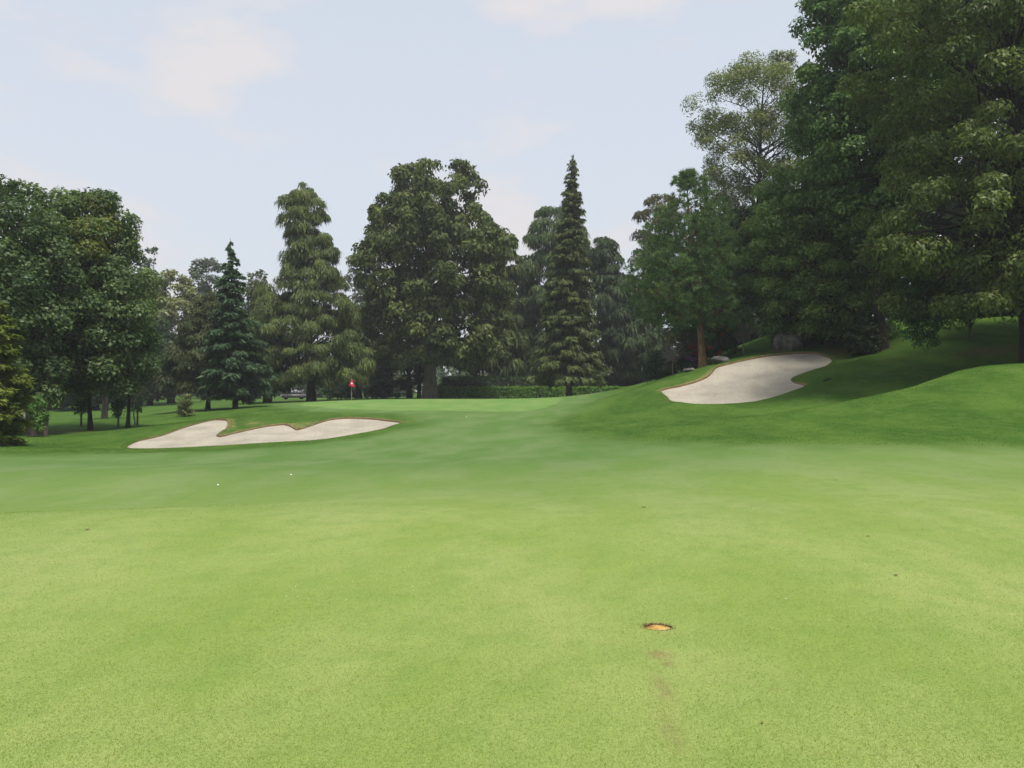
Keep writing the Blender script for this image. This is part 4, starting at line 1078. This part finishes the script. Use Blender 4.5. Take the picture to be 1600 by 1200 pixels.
for px, py, s, lab in ((1006,793,.07,'brown fallen leaf in the middle of the fairway above the marker'),(897,779,.06,'brown fallen leaf on the fairway left of and beyond its neighbour'),(1356,838,.05,'dark fallen leaf on the fairway at the right'),
  (1399,899,.05,'tan fallen leaf on the fairway right of the marker'),(1190,1129,.022,'tiny dark leaf scrap on the turf right of the worn streak'),(137,828,.06,'brown fallen leaf at the far left of the fairway'),
  (1305,750,.07,'distant brown leaf at the right where the bank begins'),(973,988,.02,'tiny leaf scrap left of the yellow disc marker')):
    dry_leaf(px, py, s, lab, RNG.uniform(0, 3))
# bunker rake lying on the bank
hx = hit(1292, 594.5); hz = gz(*hx)
rk = empty('bunker_rake', (hx[0], hx[1], hz)); tag(rk, 'short dark bar of a rake lying on the bank right of the tilted bunker', 'rake')
ex = np.array([.22, .05, 0]); ez = gz(hx[0] + .22, hx[1] + .05) - gz(hx[0] - .22, hx[1] - .05)
c0 = np.array([hx[0], hx[1], hz + .05]); dx = ex + [0, 0, ez / 2]
tb = Tubes(); tb.add([c0 - dx, c0, c0 + dx], [.04, .045, .04], 6); tb.build('rake_head', M['dark'], rk)
for t in np.linspace(-.9, .9, 9):
    cyl('tine', c0 + dx * t + [0, 0, -.02], c0 + dx * t + [0, -.03, -.09], .008, 'dark', rk, 5)
# grey car beyond the green
def box(name, lo, hi, mat, parent, taper=0.0, bev=.05):
    import bmesh
    bm = bmesh.new(); bmesh.ops.create_cube(bm, size=1)
    lo, hi = np.array(lo), np.array(hi)
    for v in bm.verts:
        k = 1 - taper * (v.co.z > 0)
        v.co = Vector(((lo + hi) / 2 + np.array([v.co.x * k, v.co.y * (1 - taper * .5 * (v.co.z > 0)), v.co.z]) * (hi - lo)))
    if bev: bmesh.ops.bevel(bm, geom=bm.edges[:] + bm.verts[:], offset=bev, segments=2, affect='EDGES')
    me = bpy.data.meshes.new(name); bm.to_mesh(me); bm.free(); me.materials.append(M[mat])
    for p in me.polygons: p.use_smooth = True
    o = bpy.data.objects.new(name, me); COL.objects.link(o); o.parent = parent; return o
cxx = at(459, 128); czz = gz(cxx, 128)
car = empty('parked_car', (cxx, 128, czz)); car.rotation_euler = (0, 0, math.radians(12)); tag(car, 'grey parked car glimpsed under the trees beyond the green', 'car')
body = box('body', (-1.9, -.85, .28), (1.9, .85, .86), 'carpaint', car, .03, .10)
box('cabin', (-1.25, -.76, .84), (1.55, .76, 1.42), 'carpaint', car, .22, .10)
box('windscreen', (-1.32, -.62, .90), (-.98, .62, 1.34), 'glass', car, .10, .03)
for s in (-1, 1):
    box('side_window', (-.8, s * .70 - .02, .93), (.25, s * .70 + .02, 1.28), 'glass', car, .08, .005)
    box('side_window', (.35, s * .70 - .02, .93), (1.15, s * .70 + .02, 1.28), 'glass', car, .08, .005)
    box('headlight', (-1.93, s * .6 - .16, .58), (-1.80, s * .6 + .16, .74), 'white', car, 0, .02)
    for wx in (-1.2, 1.2):
        t = Tubes(); t.add([(wx, s * .88, .31), (wx, s * .87, .31), (wx, s * .68, .31), (wx, s * .67, .31)], [.02, .31, .31, .02], 16)
        w_ = nmesh('wheel', np.concatenate(t.V), np.concatenate(t.Q), M['dark'], None, origin=(0, 0, 0)); w_.parent = car
        w_.location = (0, 0, 0)

# ------------------------------------------------------------------ grass blades (uncountable)
def near_turf():
    n = 255000
    v = RNG.random(n); y = 1.6 * 800 / (RNG.uniform(72, 395, n)); y = y[RNG.random(n) < np.clip((17 - y) / 9, 0, 1)]; n = len(y)
    x = RNG.uniform(-.72, .72, n) * y
    r = np.hypot(x - MARK[0], y - MARK[1]); m = r > .115; x, y = x[m], y[m]; n = len(x)
    z = ground(x, y)
    pat = np.sin(x * 1.1 + 2 * np.sin(y * .5)) * .5 + np.sin(x * .37 - y * .6 + 1.3) * .5
    D = unit(np.column_stack([RNG.normal(.05, .7, n), RNG.normal(0, .7, n), np.ones(n)]))
    L = RNG.uniform(.006, .014, n) * (1 + y * .03)
    W = (.0022 + .0003 * y) * RNG.uniform(.7, 1.3, n)
    t = np.clip(.5 + .25 * pat + RNG.normal(0, .28, n), 0, 1)
    C = pal((.200, .258, .072), (.285, .318, .128), t, .06)
    s = RNG.random(n) < .012; C[s] = np.array([.36, .34, .20]) * RNG.uniform(.7, 1.2, (s.sum(), 1))
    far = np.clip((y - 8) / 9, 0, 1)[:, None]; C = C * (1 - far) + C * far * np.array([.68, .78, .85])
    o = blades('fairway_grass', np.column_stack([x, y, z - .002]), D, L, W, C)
    tag(o, 'short mown grass blades of the near fairway', 'grass')
near_turf()
def clippings():
    P = []
    for px, py, sx, sy, k in ((490,928,.16,.12,26),(565,905,.35,.12,18),(700,922,.30,.10,30),(745,925,.12,.05,14),(615,898,.1,.06,8),(560,955,.5,.3,16),(1330,900,.9,.7,20),(1250,950,.7,.6,14),(300,990,.6,.4,12)):
        h = hit(px, py, 2, 20); P.append(np.column_stack([RNG.normal(h[0], sx, k), RNG.normal(h[1], sy * 2, k)]))
    P = np.concatenate(P); n = len(P); z = ground(P[:, 0], P[:, 1]) + .014
    blades_o = blades('grass_clippings', np.column_stack([P, z]), unit(RNG.normal(0, 1, (n, 3)) * [1, .5, .8] + [0, 0, .3]), RNG.uniform(.012, .028, n), .006, np.tile([.50, .52, .40], (n, 1)) * RNG.uniform(.7, 1.2, (n, 1)))
    tag(blades_o, 'pale flecks of cut grass scattered over the near fairway', 'grass')
clippings()
def rough_grass():
    n0 = 200000
    x = RNG.uniform(-34, 38, n0); y = RNG.uniform(20, 68, n0)
    vis = np.abs(x) < .68 * y; x, y = x[vis], y[vis]
    sd = sdist(FAIR, x, y)[0]; k = sd > .15
    x, y, sd = x[k], y[k], sd[k]
    for R, w in ((RL, WIN_L), (RR, WIN_R)):
        ok = np.ones(len(x), bool); mm = (x > w[0]) & (x < w[1]) & (y > w[2]) & (y < w[3])
        ok[mm] = ~inside(R, x[mm], y[mm]); x, y = x[ok], y[ok]
    n = len(x); z = surf(x, y)
    pat = .5 + .3 * np.sin(x * .8 + np.sin(y * .7)) + RNG.normal(0, .25, n)
    C = pal((.036, .076, .009), (.066, .108, .019), np.clip(pat, 0, 1), .14)
    o = blades('rough_grass', np.column_stack([x, y, z - .005]), unit(np.column_stack([RNG.normal(0, .5, (n, 2)), np.ones(n)])), RNG.uniform(.02, .045, n), .02, C)
    tag(o, 'longer green grass of the rough on the banks round the bunkers', 'grass')
rough_grass()

# ------------------------------------------------------------------ hazy air
def haze():
    lo, hi = (-760, -760, -8), (760, 760, 46)
    V = [(x, y, z) for z in (lo[2], hi[2]) for y in (lo[1], hi[1]) for x in (lo[0], hi[0])]
    Q = [(0, 2, 3, 1), (4, 5, 7, 6), (0, 1, 5, 4), (2, 6, 7, 3), (0, 4, 6, 2), (1, 3, 7, 5)]
    m, n, l, out = new_mat('thin_haze')
    v = n.new('ShaderNodeVolumePrincipled'); v.inputs['Density'].default_value = .00046; v.inputs['Color'].default_value = (.88, .93, 1, 1); v.inputs['Anisotropy'].default_value = .2
    l.new(v.outputs[0], out.inputs['Volume'])
    o = nmesh('haze', V, Q, m); tag(o, 'thin pale haze hanging in the air', 'haze', kind='stuff')
haze()
print('FACES', sum(len(o.data.polygons) for o in sc.objects if o.type == 'MESH'))
